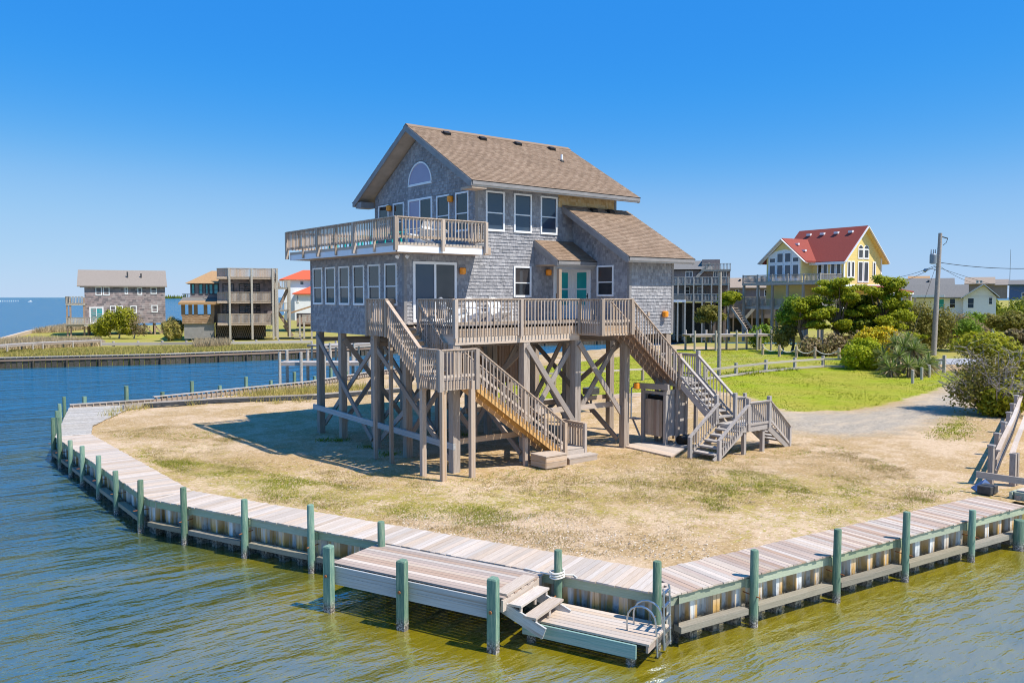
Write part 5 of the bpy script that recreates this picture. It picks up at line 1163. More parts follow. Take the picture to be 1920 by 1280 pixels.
MB().prism([(CW0+.6, CF+.02, 8.4), (CW1-.6, CF+.02, 8.4), (CW1-.6, CF+.02, 11.9), (cm+1.6, CF+.02, 12.6), (cm, CF+.02, 12.8), (cm-1.6, CF+.02, 12.6), (CW0+.6, CF+.02, 11.9)], (0, -.03, 0)).build('window_surround', 'white_trim', e, True)
for x in (-4.2, -3.3, -2.1, -1.2): ywin(x, x+.85, 0, 8.4, 10.8, g='glass_dark')
for y0, y1 in ((1.0, 2.0), (2.05, 3.0)): pass
for y0, y1 in ((.7, 1.45), (1.55, 2.3), (6.3, 7.0)): ywin(y0, y1, 0, 8.7, 11.0, side=True, g='glass_gray')
for y0, y1, ar in ((3.0, 4.15, 1.0), (4.25, 5.4, 1.0)): ywin(y0, y1, 0, 8.1, 11.0, side=True, g='glass_gray'); ywin(y0, y1, 0, 11.3, 12.7, .55, side=True, g='glass_gray')
ywin(1.6, 2.4, 0, 5.2, 7.0, side=True, g='glass_gray')
MB().box(-.05, .04, -.02, .25, 4.4, ZE).build('corner_board', 'white_trim', e, True); MB().box(-.05, .04, DP-.25, DP+.02, 4.4, ZE).build('corner_board', 'white_trim', e, True)
MB().box(-.02, .05, .25, DP-.25, 7.35, 7.85).build('belt_board', 'white_trim', e, True)
for zf, y0 in ((8.15, -4.6), (4.75, -4.2)):
    MB().box(-13.6, -.2, y0, .0, zf-.35, zf).build('deck', 'gray_wood_j', e, True); MB().box(-13.6, CW0+.25, .0, 7, zf-.35, zf).build('deck', 'gray_wood_j', e, True)
    for A_, B_ in (((-13.5, y0+.1), (-.25, y0+.1)), ((-.25, y0+.1), (-.25, -.1)), ((-13.5, 7), (-13.5, y0+.1))):
        A_, B_ = V3(*A_, zf), V3(*B_, zf); L = (B_-A_).length; m = MB(); m.bar(A_+V3(0, 0, 1.05), B_+V3(0, 0, 1.05), .15, .07); rl = m.build('railing', 'gray_wood_j', e, True); MB().bar(A_+V3(0, 0, .12), B_+V3(0, 0, .12), .06, .09).build('bottom_rail', 'gray_wood_j', rl, True); m = MB()
        for i in range(int(L/.2)): c = lerp(A_, B_, (i+.5)/int(L/.2)); m.box(c.x-.03, c.x+.03, c.y-.03, c.y+.03, zf+.1, zf+1.02)
        m.build('balusters', 'gray_wood_j', rl, True, kind='stuff')
        for i in range(int(L/2.6)+1): c = lerp(A_, B_, i/(int(L/2.6)+.001)); piece('post', rl, 'gray_wood', c, c+V3(0, 0, 1.15), .16, .16, local=True)
for x in (-13.4, -10.8, -8.2, -5.6, -3.0, -.4):
    piece('pile', e, 'pile_wood', (x, -4.4, -.3), (x, -4.4, 7.8), .3, .3, local=True); piece('pile', e, 'pile_wood', (x, -.3, -.3), (x, -.3, 4.4), .3, .3, local=True); piece('pile', e, 'pile_wood', (x, 6, -.3), (x, 6, 4.4), .3, .3, local=True)
for q in (-6.2, -7.4): MB().bar((-13, q, 4.6), (-10.2, q, 1.6), .1, .35).build('stair_stringer', 'rail_wood_j', e, True)
for i in range(9): MB().box(-13+i*.32, -12.7+i*.32, -7.4, -6.2, 4.5-i*.34, 4.56-i*.34).build('tread', 'rail_wood_j', e, True)
MB().prism([(.0, 2, 7.7), (4.5, 2, 6.9), (4.5, 9, 6.9), (0, 9, 7.7)], (0, 0, -.2)).build('porch_roof', 'roof_red', e, True); MB().box(4.2, 4.5, 2, 9, 6.5, 6.72).build('fascia', 'white_trim', e, True)
for y in (2.3, 8.7): piece('porch_post', e, 'pile_wood', (4.2, y, 0), (4.2, y, 6.5), .25, .25, local=True)
# --- white ranch house
h = Far('ranch_house', 'long white one storey house with grey roof behind the shrubs', 1780, 150)
h.box('wall', 'siding_white', 1690, 1806, 557, 595, 0, 8); h.gable('roof', 'roof_gray', 1680, 1815, 557, 533, 0, 8, over=1.0)
m = MB()
h.box('gable_block', 'siding_white', 1805, 1864, 555, 595, -1.5, 8); xa, xb, xm = h.x(1805), h.x(1864), h.x(1841)
MB().prism([(xa, -1.5, h.z(556)), (xb, -1.5, h.z(556)), (xm, -1.5, h.z(535))], (0, 9, 0)).build('gable_wall', 'siding_white', h.e, True)
MB().prism([(h.x(1800), -2.3, h.z(558)), (xm, -2.3, h.z(532)), (h.x(1870), -2.3, h.z(556)), (h.x(1870), -2.3, h.z(558)), (xm, -2.3, h.z(534.5)), (h.x(1800), -2.3, h.z(560))], (0, 10, 0)).build('roof', 'roof_gray', h.e, True)
for a_, b_ in (((1800, 559), (1841, 533.5)), ((1870, 557), (1841, 533.5))): MB().bar((h.x(a_[0]), -2.35, h.z(a_[1])), (h.x(b_[0]), -2.35, h.z(b_[1])), .1, .3, (0, 1, 0)).build('rake_board', 'white_trim', h.e, True)
h.win(1812, 1825, 558, 578, -1.5); h.win(1850, 1858, 557, 571, -1.5); h.win(1779, 1791, 559, 578, 0); h.win(1758, 1770, 560, 580, 0, 'glass_teal'); h.win(1688, 1698, 561, 575, 0)
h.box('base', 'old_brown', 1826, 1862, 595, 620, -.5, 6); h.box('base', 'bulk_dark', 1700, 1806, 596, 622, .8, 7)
for px in (1836, 1860): h.post(px, 595, 622, -1.6, 'siding_white', .18)
for i in range(8): h.box('tread', 'siding_white', 1784+i*5, 1790+i*5, 593+i*3.4, 594.2+i*3.4, -2.8, -1.6)
MB().bar((h.x(1784), -2.8, h.z(590)), (h.x(1824), -2.8, h.z(616)), .1, .2).build('stair_rail', 'siding_white', h.e, True)
h.box('carport_roof', 'siding_white', 1686, 1770, 553, 557, -3, .0)
for px in (1692, 1715): h.post(px, 557, 620, -2.8, 'soffit', .15)
# --- rooftops beyond
def faroof(label, x0, x1, yr, ye, yb_, D, rm, wm, name='distant_house'):
    h = Far(name, label, (x0+x1)/2, D); h.box('wall', wm, x0+3, x1-3, ye, yb_, 0, 9); h.gable('roof', rm, x0, x1, ye, yr, 0, 9, over=.8); return h
h = faroof('distant house with long pale grey roof behind the ranch house', 1696, 1788, 521, 534, 560, 205, 'roof_gray', 'siding_white'); h.box('chimney', 'dark_metal', 1737, 1741, 525, 534, 1, 2)
faroof('distant house with small orange roof tip behind the pale roof', 1700, 1742, 517, 526, 550, 250, 'roof_orange', 'siding_white')
h = faroof('distant house with brown roof right of the utility pole', 1806, 1864, 519, 532, 560, 225, 'roof_brown', 'far_shingle')
for a_ in (1828, 1835): h.win(a_, a_+5, 526, 531, -.9)
faroof('distant house with tan roof behind the ranch house gable', 1856, 1890, 523, 534, 560, 260, 'roof_tan', 'far_shingle')
h = faroof('distant navy blue house at right edge of picture', 1888, 1960, 524, 533, 562, 190, 'roof_gray', 'blue_siding'); h.win(1914, 1922, 548, 560, 0)

# ================================================================== FENCES, POLES, WIRES
def rpost(P, h, r, mat, name, label, cat, group=None, cap=.02):
    o = MB().tube([V3(0, 0, -.25), V3(0, 0, h-cap), V3(0, 0, h)], [r, r, r*.72], 10).build(name, mat, smooth=True); o.location = P; return tag(o, label, cat, group)
fe = empty('rail_fence', G(1490, 690), label='low grey two-rail wooden fence between the lawn and sandy bed', cat='fence')
fp = [G(1322, 712), G(1380, 704), G(1436, 697), G(1490, 692), G(1543, 688), G(1595, 689)]
for i, q in enumerate(fp): piece('post', fe, 'gray_wood', q+V3(0, 0, -.2), q+V3(0, 0, 1.0), .2, .2)
for q0, q1 in zip(fp[:-1], fp[1:]):
    for z in (.72, .1): piece('rail', fe, 'gray_wood', q0+V3(0, 0, z)+V3(0, -.08, 0), q1+V3(0, 0, z)+V3(0, -.08, 0), .09, .16)
f2 = empty('rail_fence', G(1768, 692), label='short end of grey rail fence beside the road right of yuccas', cat='fence')
fp = [G(1700, 696), G(1770, 698)]
piece('post', f2, 'gray_wood', fp[1]+V3(0, 0, -.2), fp[1]+V3(0, 0, 1.4), .22, .22)
for z in (1.0, .35): piece('rail', f2, 'gray_wood', fp[0]+V3(0, 0, z), fp[1]+V3(0, 0, z), .09, .16)
rpx = [(1430, 665), (1461, 668), (1493, 670), (1528, 672), (1573, 674)]
for i, q in enumerate(rpx): rpost(G(*q), 1.15, .14, 'soffit', 'rope_fence_post', 'round tan bollard post carrying rope on back lawn, %s from the left' % ordn[i], 'bollard', 'rope fence posts')
for i, (q0, q1) in enumerate(zip(rpx[:-1], rpx[1:])):
    a_, b_ = G(*q0, 0)+V3(0, 0, .92), G(*q1, 0)+V3(0, 0, .92)
    tag(MB().tube([lerp(a_, b_, t)-V3(0, 0, .45*4*t*(1-t)) for t in np.linspace(0, 1, 10)], .04, 6).build('fence_rope', 'rope_white', smooth=True), 'sagging white rope between tan posts on back lawn, %s span from left' % ordn[i], 'rope', 'ropes of the rope fence')
for i, q in enumerate(((1711, 718, .95), (1728, 711, .9), (1742, 707, .95))): rpost(G(q[0], q[1]), q[2], .1, 'old_wood', 'short_post', 'short grey wooden post at lawn edge before yuccas, %s from left' % ordn[i], 'post', 'short posts at the drive')
# right hand fence with pale top boards
rf_ = empty('board_fence', G(1870, 880), label='wooden fence with pale sloping top boards along the right lot line', cat='fence')
fp = [G(1857, 908), G(1868, 880), G(1880, 853), G(1890, 830), G(1897, 810), G(1904, 790), G(1909, 772), G(1913, 757), G(1917, 744), G(1921, 735)]
for i, q in enumerate(fp): piece('post', rf_, 'pile_wood' if i < 2 else 'gray_wood', q+V3(0, 0, -.2), q+V3(0, 0, 1.25), .15, .15); piece('post_cap', rf_, 'gray_wood', q+V3(0, 0, 1.25), q+V3(0, 0, 1.31), .2, .2)
for q0, q1 in zip(fp[:-1], fp[1:]):
    sd = V3(.28, -.28, 0)
    piece('top_board', rf_, 'dock_board', q0+sd*.5+V3(0, 0, 1.12), q1+sd*.5+V3(0, 0, 1.12), .14, .05); piece('top_board', rf_, 'dock_board', q0+sd*1.6+V3(0, 0, 1.0), q1+sd*1.6+V3(0, 0, 1.0), .16, .05)
    for z in (.75, .4): piece('rail', rf_, 'pile_wood', q0+sd*.4+V3(0, 0, z), q1+sd*.4+V3(0, 0, z), .05, .16)
for dx in (.42, .62): piece('post', rf_, 'pile_wood', fp[0]+V3(dx, -.5, -.2), fp[0]+V3(dx, -.5, 1.05), .18, .12)
np_ = empty('neighbour_dock', G(1912, 905), label='small plank landing with low rail at right edge by the thick piling', cat='dock')
for i in range(12): piece('board', np_, 'dock_board', V3(11.4+i*.145, -17.0+.0*i, .20), V3(11.9+i*.145, -20.0, .20), .138, .04)
piece('rail', np_, 'rail_wood', (11.2, -15.9, .55), (11.6, -18.2, .5), .06, .2); piece('rim_board', np_, 'cap_green', (11.2, -16.9, .08), (13.2, -17.0, .08), .08, .2); piece('rim_board', np_, 'cap_green', (11.25, -17.0, .08), (11.75, -20.0, .08), .08, .22)
for p_ in ((11.3, -17.1), (11.6, -18.9), (13.2, -17.2)): piece('post', np_, 'pile_wood', (*p_, -1.8), (*p_, .1), .18, .18)
nw = empty('neighbour_bulkhead', (16, -20, 0), label='plain timber bulkhead of the neighbouring lot beyond the right fence', cat='bulkhead')
for q0, q1 in ((V3(13.6, -18.95, 0), V3(16, -20, 0)), (V3(16, -20, 0), V3(60, -40, 0))):
    dd = (q1-q0).normalized(); LL = (q1-q0).length; o = V3(dd.y, -dd.x, 0); piece('cap_board', nw, 'gray_wood', q0+V3(0, 0, -.04), q1+V3(0, 0, -.04), .4, .07)
    for i in range(int(LL/.3)): piece('plank', nw, 'brace_wood', q0+dd*(i+.5)*.3+o*.06+V3(0, 0, -1.6), q0+dd*(i+.5)*.3+o*.06+V3(0, 0, -.08), .05, .28, dd)
b_ = empty('tackle_pile', G(1848, 915), label='small heap of blue tarp and dark crate beside the right fence post', cat='heap')
q = G(1845, 917); MB().add([q+V3(-.5, .0, 0), q+V3(.1, -.4, 0), q+V3(.5, .1, .02), q+V3(0, .4, 0), q+V3(0, -.02, .34), q+V3(.3, .05, .22)], [(0, 1, 4), (1, 5, 4), (1, 2, 5), (2, 3, 5), (3, 4, 5), (3, 0, 4)]).build('tarp', 'blue_siding', b_)
q = G(1852, 924); MB().box(q.x-.3, q.x+.25, q.y-.2, q.y+.2, 0, .26).build('crate', 'dark_metal', b_, bevel=.02)
# utility pole with transformer and street lamp
P = G(1750, 664); up = empty('utility_pole', P, YAW0, label='tall wooden utility pole with grey transformer and lamp arm', cat='utility pole')
zt = ztop(P, 437); MB().tube([(0, 0, -.5), (.4, 0, zt)], [.3, .19], 12).build('pole', 'bark_gray', up, True, True)
k = 99/F; zt_ = lambda y: ztop(P, y)
MB().tube([(-.45, -.35, zt_(495)), (-.45, -.35, zt_(494)), (-.45, -.35, zt_(478)), (-.45, -.35, zt_(476))], [.2, .36, .36, .25], 14).build('transformer', 'grey_metal', up, True, True)
for dx in (-.7, -.45, -.25): MB().tube([(dx, -.35, zt_(477)), (dx, -.35, zt_(468))], [.07, .04], 8).build('bushing', 'grey_metal', up, True)
MB().tube([(.3, 0, zt_(507)), (-.4, 0, zt_(504)), (-.9, 0, zt_(505))], .04, 6).build('lamp_arm', 'grey_metal', up, True); MB().tube([(-.85, 0, zt_(505)), (-1.1, 0, zt_(506)), (-1.2, 0, zt_(509))], [.08, .16, .2], 10).build('lamp_head', 'grey_metal', up, True, True)
MB().tube([(.4, 0, zt_(443)), (1.2, 0, zt_(447))], .06, 6).build('insulator_arm', 'dark_metal', up, True); MB().tube([(1.2, 0, zt_(447)), (1.05, 0, zt_(455)), (.7, 0, zt_(460))], .03, 6).build('jumper_wire', 'cable', up, True)
def wire(name, label, a_, b_, sag, r=.022): return tag(MB().tube([lerp(a_, b_, t)-V3(0, 0, sag*4*t*(1-t)) for t in np.linspace(0, 1, 18)], r, 5).build(name, 'cable', smooth=True), label, 'cable')
Tp = lambda y: Vector((P.x, P.y, zt_(y)))
wire('power_line', 'service wire from utility pole to the yellow house', Tp(497), PD(1640, 108, 8.6), .5); wire('power_line', 'lower service wire from utility pole towards the cedars', Tp(499), PD(1600, 108, 6.6), .6)
wire('power_line', 'thick wire from utility pole to right edge of picture', Tp(491), PD(2010, 90, 9.5), .5, .035); wire('power_line', 'wire from utility pole down to the ranch house gable', Tp(494), PD(1850, 148, 8.4), .7)
wire('power_line', 'thin wire from utility pole toward the blue house', Tp(500), PD(1960, 185, 6.8), .6); wire('guy_wire', 'guy wire with yellow guard anchoring the utility pole', Tp(500), PD(1698, 84, .0), 0, .02)
gq = PD(1698, 84, 0); g0 = lerp(gq, Tp(500), .02); g1 = lerp(gq, Tp(500), .2); tag(MB().tube([g0, g1], .09, 8).build('guy_guard', 'yellow_guard'), 'yellow plastic guard on the guy wire beside the yuccas', 'guard')
P2 = G(1348, 706); o = MB().tube([V3(0, 0, -.3), V3(0, 0, ztop(P2, 510))], [.16, .13], 10).build('light_pole', 'bark_gray', smooth=True); o.location = P2; tag(o, 'plain grey wooden pole standing on the lawn right of the stairs', 'pole')
o = MB().tube([V3(0, 0, 0), V3(0, 0, 21)], [.12, .05], 6).build('radio_mast', 'grey_metal'); o.location = PD(1891, 260); tag(o, 'thin radio mast above distant roofs at far right', 'mast')
# canal rails and docks on the right
pier('canal_pier', [G(1286, 642, .9), G(1440, 640, .9)], .9, 2.2, 'weathered canal pier left of the yellow house', (.05, .3, .55, .8, .97), .5)
kb = empty('parking_edging', G(1140, 745), label='long white timber lying on grass behind the house piles', cat='timber')
q0, q1 = G(1000, 757), G(1275, 737); piece('timber', kb, 'dock_board', q0+V3(0, 0, .1), q1+V3(0, 0, .1), .22, .22)
tr = empty('toprail_fence', G(1120, 716), label='low white-railed barrier on grass beyond the house piles', cat='barrier')
fp = [G(960, 722), G(1040, 722), G(1140, 716), G(1205, 712), G(1262, 708)]
for q in fp: piece('post', tr, 'pile_wood', q+V3(0, 0, -.2), q+V3(0, 0, .85), .16, .16)
for a_, b_2 in zip(fp[:-1], fp[1:]): piece('rail', tr, 'dock_board', a_+V3(0, 0, .8), b_2+V3(0, 0, .8), .12, .12)
# small motor boat on the sound
bt = empty('motor_boat', PD(57, 1235, WZ), YAW0, label='tiny white motor boat far out on the sound', cat='boat')
MB().prism([(-3, 0, .1), (3, 0, .1), (3.6, 0, .9), (-3.2, 0, .9)], (0, 2.2, 0)).build('hull', 'boat_white', bt, True); MB().box(-.5, 1.2, .4, 1.8, .9, 2.4).build('cabin', 'boat_white', bt, True)
for i in range(9): o = MB().tube([V3(0, 0, -1), V3(0, 0, 2.2)], .5, 6).build('channel_stake', 'boat_white'); o.location = PD(2+i*4.1, 1300+i*6, WZ); tag(o, 'tiny white stake in a row far out on the sound, %s from left' % ordn[i], 'stake', 'row of white stakes')

# ================================================================== PLANTS
def leaves(blobs, n, size, up=.3, shell=.55, aspect=.55):
    """n leaf cards spread through ellipsoids (c, (rx,ry,rz)), denser to the outside; returns verts, quads"""
    vol = np.array([b[1][0]*b[1][1]*b[1][2] for b in blobs])**.75; pk = rng.choice(len(blobs), n, p=vol/vol.sum())
    c = np.array([tuple(b[0]) for b in blobs])[pk]; r = np.array([b[1] for b in blobs])[pk]
    d = rng.normal(size=(n, 3)); d /= np.linalg.norm(d, axis=1)[:, None]
    rad = shell+(1-shell)*rng.random(n)**.6; rad *= 1+.16*np.sin(7*d[:, 0]+3*d[:, 2]+pk)+.10*np.sin(13*d[:, 1]+5*d[:, 0])
    pos = c+d*r*rad[:, None]
    nrm = d+rng.normal(scale=.7, size=(n, 3)); nrm[:, 2] += up; nrm /= np.linalg.norm(nrm, axis=1)[:, None]
    t = rng.normal(size=(n, 3)); t -= nrm*(t*nrm).sum(1)[:, None]; t /= np.linalg.norm(t, axis=1)[:, None]; b = np.cross(nrm, t)
    s = size*rng.uniform(.55, 1.3, n)[:, None]
    v = np.stack([pos-t*s, pos-b*s*aspect+nrm*s*.15, pos+t*s, pos+b*s*aspect+nrm*s*.15], 1).reshape(-1, 3)
    return v, np.arange(4*n).reshape(-1, 4)
def limbs(m, base, tips, r0, bend=.25, n=6):
    base = Vector(base)
    for tp in tips:
        tp = Vector(tp); L = (tp-base).length; mid = lerp(base, tp, .5)+V3(random.uniform(-1, 1), random.uniform(-1, 1), random.uniform(-.2, .6))*L*bend*.5
        pts = [lerp(lerp(base, mid, t), lerp(mid, tp, t), t) for t in np.linspace(0, 1, n)]; m.tube(pts, [r0*(1-.8*t) for t in np.linspace(0, 1, n)], 6)
def tree(name, label, cat, P, trunk_top, blobs, n, size, leaf, bark='bark', r=.16, group=None, up=.4, trunk=True, shell=.45, aspect=.55):
    e = empty(name, P, label=label, cat=cat, group=group); bl = [(Vector(P)+Vector(c), rr) for c, rr in blobs]
    v, f = leaves(bl, n, size, up, shell, aspect); array_mesh('crown', v, f, leaf, e)
    if trunk:
        m = MB(); tt = Vector(P)+Vector(trunk_top); m.tube([Vector(P)-V3(0, 0, .2), lerp(P, tt, .5)+V3(.1, -.08, 0), tt], [r*1.25, r, r*.8], 8); limbs(m, tt, [c for c, _ in bl[:34]], r*.42); m.build('trunk', bark, e, smooth=True)
    return e
def fr(x, y, z): return RGT*x+FWD*y+V3(0, 0, z)          # metres right / away / up as seen from the lot
def pads(cx, w_, hh, n, seed, flat=.34, base=.35):
    rr_ = random.Random(seed); out = []
    for i in range(n):
        z = hh*(base+(1-base)*rr_.random()**.9); wd = w_*(1-.55*max(0, (z/hh-.55))/.45); s = rr_.uniform(.55, 1.0)*w_*.34
        out.append((fr(cx+rr_.uniform(-1, 1)*wd*.75, rr_.uniform(-1, 1)*wd*.6, z-s*flat*.5), (s, s, s*flat*1.15)))
    return out
def cedar(w_, hh, nb, seed, base=.28):
    q = random.Random(seed); out = []
    for i in range(nb):
        z = hh*(base+(.97-base)*(i+q.random())/nb); az = i*2.4+q.uniform(-.5, .5); L = w_*(1.05-.75*(z/hh)**1.6)*q.uniform(.65, 1.15)
        for k in range(q.randint(3, 6)):
            t_ = q.uniform(.3, 1.0); c = fr(math.cos(az)*L*t_+q.uniform(-.3, .3), math.sin(az)*L*t_+q.uniform(-.3, .3), z+.22*L*t_*q.uniform(.2, 1.2)+q.uniform(-.15, .15)); s_ = q.uniform(.34, .78)
            out.append((c, (s_*1.25, s_*1.25, s_*q.uniform(.4, .75))))
    q.shuffle(out); return out
tree('cedar_tree', 'tall layered green cedar in front of the yellow house deck', 'tree', G(1566, 664), fr(.2, 0, 2.6), cedar(3.4, 8.3, 17, 3), 17000, .15, 'leaf_cedar', up=1.1, shell=.5, r=.22)
tree('cedar_tree', 'broad spreading cedar with flat foliage pads right of yellow house', 'tree', G(1655, 664), fr(.3, 0, 2.2), cedar(4.4, 8.2, 26, 11, .15), 26000, .15, 'leaf_cedar', up=1.1, shell=.5, r=.26)
tree('cedar_tree', 'shorter dense cedar left of the broad spreading one', 'tree', G(1606, 662), fr(-.2, 0, 2.0), cedar(3.2, 6.0, 16, 17, .15), 14000, .15, 'leaf_dark', up=1.1, shell=.5, r=.2)
tree('cedar_tree', 'leaning cedar with bare trunk over the rope fence lawn', 'tree', G(1510, 664), fr(-.7, 0, 2.6), cedar(2.8, 6.0, 11, 23, .42), 9000, .15, 'leaf_cedar', up=1.1, shell=.5, r=.2)
tree('round_tree', 'small lime green leafy tree in front of yellow house posts', 'tree', G(1484, 660), fr(.2, 0, 1.8), [(fr(.1, 0, 5.0), (1.3, 1.2, 1.3)), (fr(-.5, .3, 4.0), (1.2, 1.2, 1.0)), (fr(.6, -.2, 3.6), (1.1, 1, .9))], 4200, .16, 'leaf_lime', r=.14, shell=.3)
tree('grey_shrub', 'grey green thin-leaved shrub at left foot of the cedars', 'shrub', G(1466, 663), fr(.0, 0, 1.0), [(fr(0, 0, 1.9), (1.3, 1.2, 1.3)), (fr(.9, 0, 2.6), (1.0, 1, .9))], 2600, .13, 'leaf_olive', 'bark_gray', r=.1, shell=.2)
tree('young_pine', 'small bushy pine beside the canal pier', 'tree', G(1330, 640), fr(.1, 0, 2.2), [(fr(0, 0, 4.2), (1.7, 1.6, .8)), (fr(1.1, 0, 3.4), (1.3, 1.2, .6)), (fr(-.9, .2, 3.2), (1.2, 1.2, .6))], 3000, .2, 'leaf_olive', r=.15)
tree('young_pine', 'slim dark pine right of the plain grey pole', 'tree', G(1366, 636), fr(0, 0, 3.4), [(fr(.2, 0, 6.2), (1.7, 1.5, .7)), (fr(-.5, 0, 5.4), (1.2, 1.2, .5))], 2200, .2, 'leaf_cedar', r=.14)
tree('low_bush', 'bright green shrub at the foot of the yellow house stairs', 'shrub', G(1420, 652), fr(0, 0, .6), [(fr(0, 0, 1.3), (1.2, 1.2, 1.2)), (fr(.8, 0, 2.0), (.8, .8, .9))], 1800, .17, 'leaf_lime', r=.1, shell=.3)
tree('undergrowth', 'dark tangled undergrowth below the cedar trees', 'undergrowth', G(1600, 668), fr(0, 0, .3), [(fr(-4, 1, .9), (2.2, 1, 1.1)), (fr(-1.5, 1, 1.1), (2.4, 1, 1.3)), (fr(1.2, 1.2, 1.2), (2.4, 1, 1.4)), (fr(3.8, 1.5, 1.2), (2.2, 1, 1.4)), (fr(5.6, 1.5, 1.0), (1.8, 1, 1.2))], 7000, .17, 'leaf_brownish', 'bark', r=.06, shell=.2)
tree('hedge_bush', 'rounded bright yellow-green clipped bush beside the yuccas', 'shrub', G(1618, 691), fr(0, 0, .4), [(fr(0, 0, 1.25), (1.75, 1.6, 1.25)), (fr(.9, .2, .9), (1.2, 1.2, .9)), (fr(-.8, -.2, .8), (1.1, 1, .8)), (fr(.2, -.2, 1.8), (1.1, 1.0, .8))], 9000, .10, 'leaf_hedge', r=.1, shell=.82)
tree('flowering_bush', 'bush covered in orange yellow flowers behind the round bush', 'shrub', G(1640, 684), fr(0, 0, .5), [(fr(-.6, 0, 2.4), (1.3, 1.1, .9)), (fr(.8, 0, 2.6), (1.3, 1.1, .9)), (fr(1.9, 0, 1.9), (1.0, 1, .8)), (fr(.2, 0, 1.6), (1.7, 1.2, 1.0))], 6500, .14, 'leaf_flower', r=.1, shell=.6)
def yucca(px, py, h, n_l, label, L=1.05):
    P = G(px, py); e = empty('yucca', P, label=label, cat='yucca', group='yuccas at the lawn corner'); m = MB(); c = V3(random.uniform(-.1, .1), random.uniform(-.1, .1), h); m.tube([P-V3(0, 0, .1), P+c*.6, P+c], [.14, .12, .1], 7); m.build('trunk', 'bark', e, smooth=True)
    for nm, mt, cnt, lo, hi_ in (('crown', 'leaf_yucca', n_l, -.25, 1.0), ('dry_skirt', 'leaf_dry', n_l//3, -.95, -.2)):
        v = []; f = []
        for i in range(cnt):
            a_ = random.uniform(0, 2*math.pi); z = random.uniform(lo, hi_); d_ = V3(math.cos(a_)*math.sqrt(1-z*z), math.sin(a_)*math.sqrt(1-z*z), z); s_ = d_.cross(V3(0, 0, 1)).normalized()*.045
            l_ = L*random.uniform(.7, 1.1); b0 = P+c+d_*.06; md = b0+d_*l_*.55; tp = b0+d_*l_-V3(0, 0, .12*l_*(1-z)); k = len(v); v += [b0-s_*.6, b0+s_*.6, md+s_, tp, md-s_]; f.append((k, k+1, k+2, k+3, k+4))
        me = bpy.data.meshes.new(nm); me.from_pydata([tuple(x) for x in v], [], f); me.materials.append(MATS[mt]); o = bpy.data.objects.new(nm, me); COL.objects.link(o); attach(o, e)
ys = [(1660, 700, .8), (1672, 706, .55), (1684, 703, 1.5), (1694, 699, 2.1), (1703, 707, .9), (1712, 700, 1.9), (1722, 706, .7), (1728, 699, 1.5), (1738, 703, .9), (1745, 700, .7), (1655, 695, 1.3), (1676, 695, 2.3), (1700, 694, 2.4), (1718, 693, 2.0)]
for i, (x, y, hh) in enumerate(sorted(ys)): yucca(x, y, hh, 70, 'spiky yucca in the cluster at lawn corner, number %s from left' % (ordn+['eleventh', 'twelfth', 'thirteenth', 'fourteenth'])[i])
gp_ = G(1693, 688); v, f = leaves([(gp_+fr(0, 0, 2.0), (1.4, .8, 1.2))], 500, .5, 1.5, .1, .06); array_mesh('plume_grass', v, f, 'leaf_dry', label='tall dry plume grass behind the yuccas', cat='grass')
tree('brown_shrub', 'large olive brown shrub left of the utility pole', 'shrub', G(1722, 660), fr(0, 0, .8), [(fr(-1.2, 0, 2.4), (2.2, 2, 2.2)), (fr(1.0, 0, 2.2), (2.2, 2, 2.0)), (fr(0, 0, 4.3), (1.9, 1.5, 1.3)), (fr(2.6, 0, 3.4), (1.6, 1.4, 1.6))], 9000, .15, 'leaf_olive', 'bark', r=.12, shell=.3)
tree('brown_shrub', 'olive brown shrub right of the utility pole', 'shrub', G(1782, 655), fr(0, 0, .8), [(fr(-1.2, 0, 2.0), (2.0, 2, 1.9)), (fr(1.0, 0, 2.4), (2.2, 2, 1.9)), (fr(3.0, 0, 1.6), (1.6, 1.5, 1.5))], 6000, .15, 'leaf_brownish', 'bark', r=.12, shell=.25)
tree('small_tree', 'small leaning green tree near the ranch house steps', 'tree', G(1808, 658), fr(.5, 0, 1.6), [(fr(.2, 0, 3.0), (1.1, 1, .8)), (fr(1.0, 0, 2.4), (.9, .9, .6)), (fr(-.6, 0, 2.4), (.8, .8, .6))], 1500, .15, 'leaf_lime', r=.13, shell=.2)
tree('small_tree', 'low shrub before the ranch house gable', 'shrub', PD(1826, 120), fr(.2, 0, .8), [(fr(.0, 0, 2.6), (1.6, 1.4, 1.4))], 1800, .2, 'leaf_lime', r=.12, shell=.2)
for i, (px, D, z, rx, rz, lf, lab) in enumerate(((1905, 150, 4.5, 6, 3.4, 'leaf_dark', 'dark green trees at the right edge behind the ranch house'), (1890, 132, 3.0, 4.5, 2.2, 'leaf_olive', 'olive scrub below the trees right of ranch house'), (1914, 100, 1.6, 2.2, 1.4, 'leaf_brownish', 'brown scrub with dark stems by the road at right edge'), (1836, 205, 4.6, 7, 2.8, 'leaf_dark', 'dark tree tops between distant brown roofs'), (1655, 190, 4.8, 8, 2.6, 'leaf_dark', 'distant trees behind the yellow house'), (1450, 170, 2.5, 8, 2.2, 'leaf_olive', 'scrub beyond the brown roofed house'))):
    tree('scrub_trees', lab, 'trees', PD(px, D), fr(0, 0, 1.0), [(fr(random.uniform(-1, 1)*rx*.8, random.uniform(-.5, .5)*rx, z*random.uniform(.5, 1)), (rx*.42, rx*.4, rz*.5)) for _ in range(9)], 6000, .13+.0009*D, lf, r=.18, shell=.3)
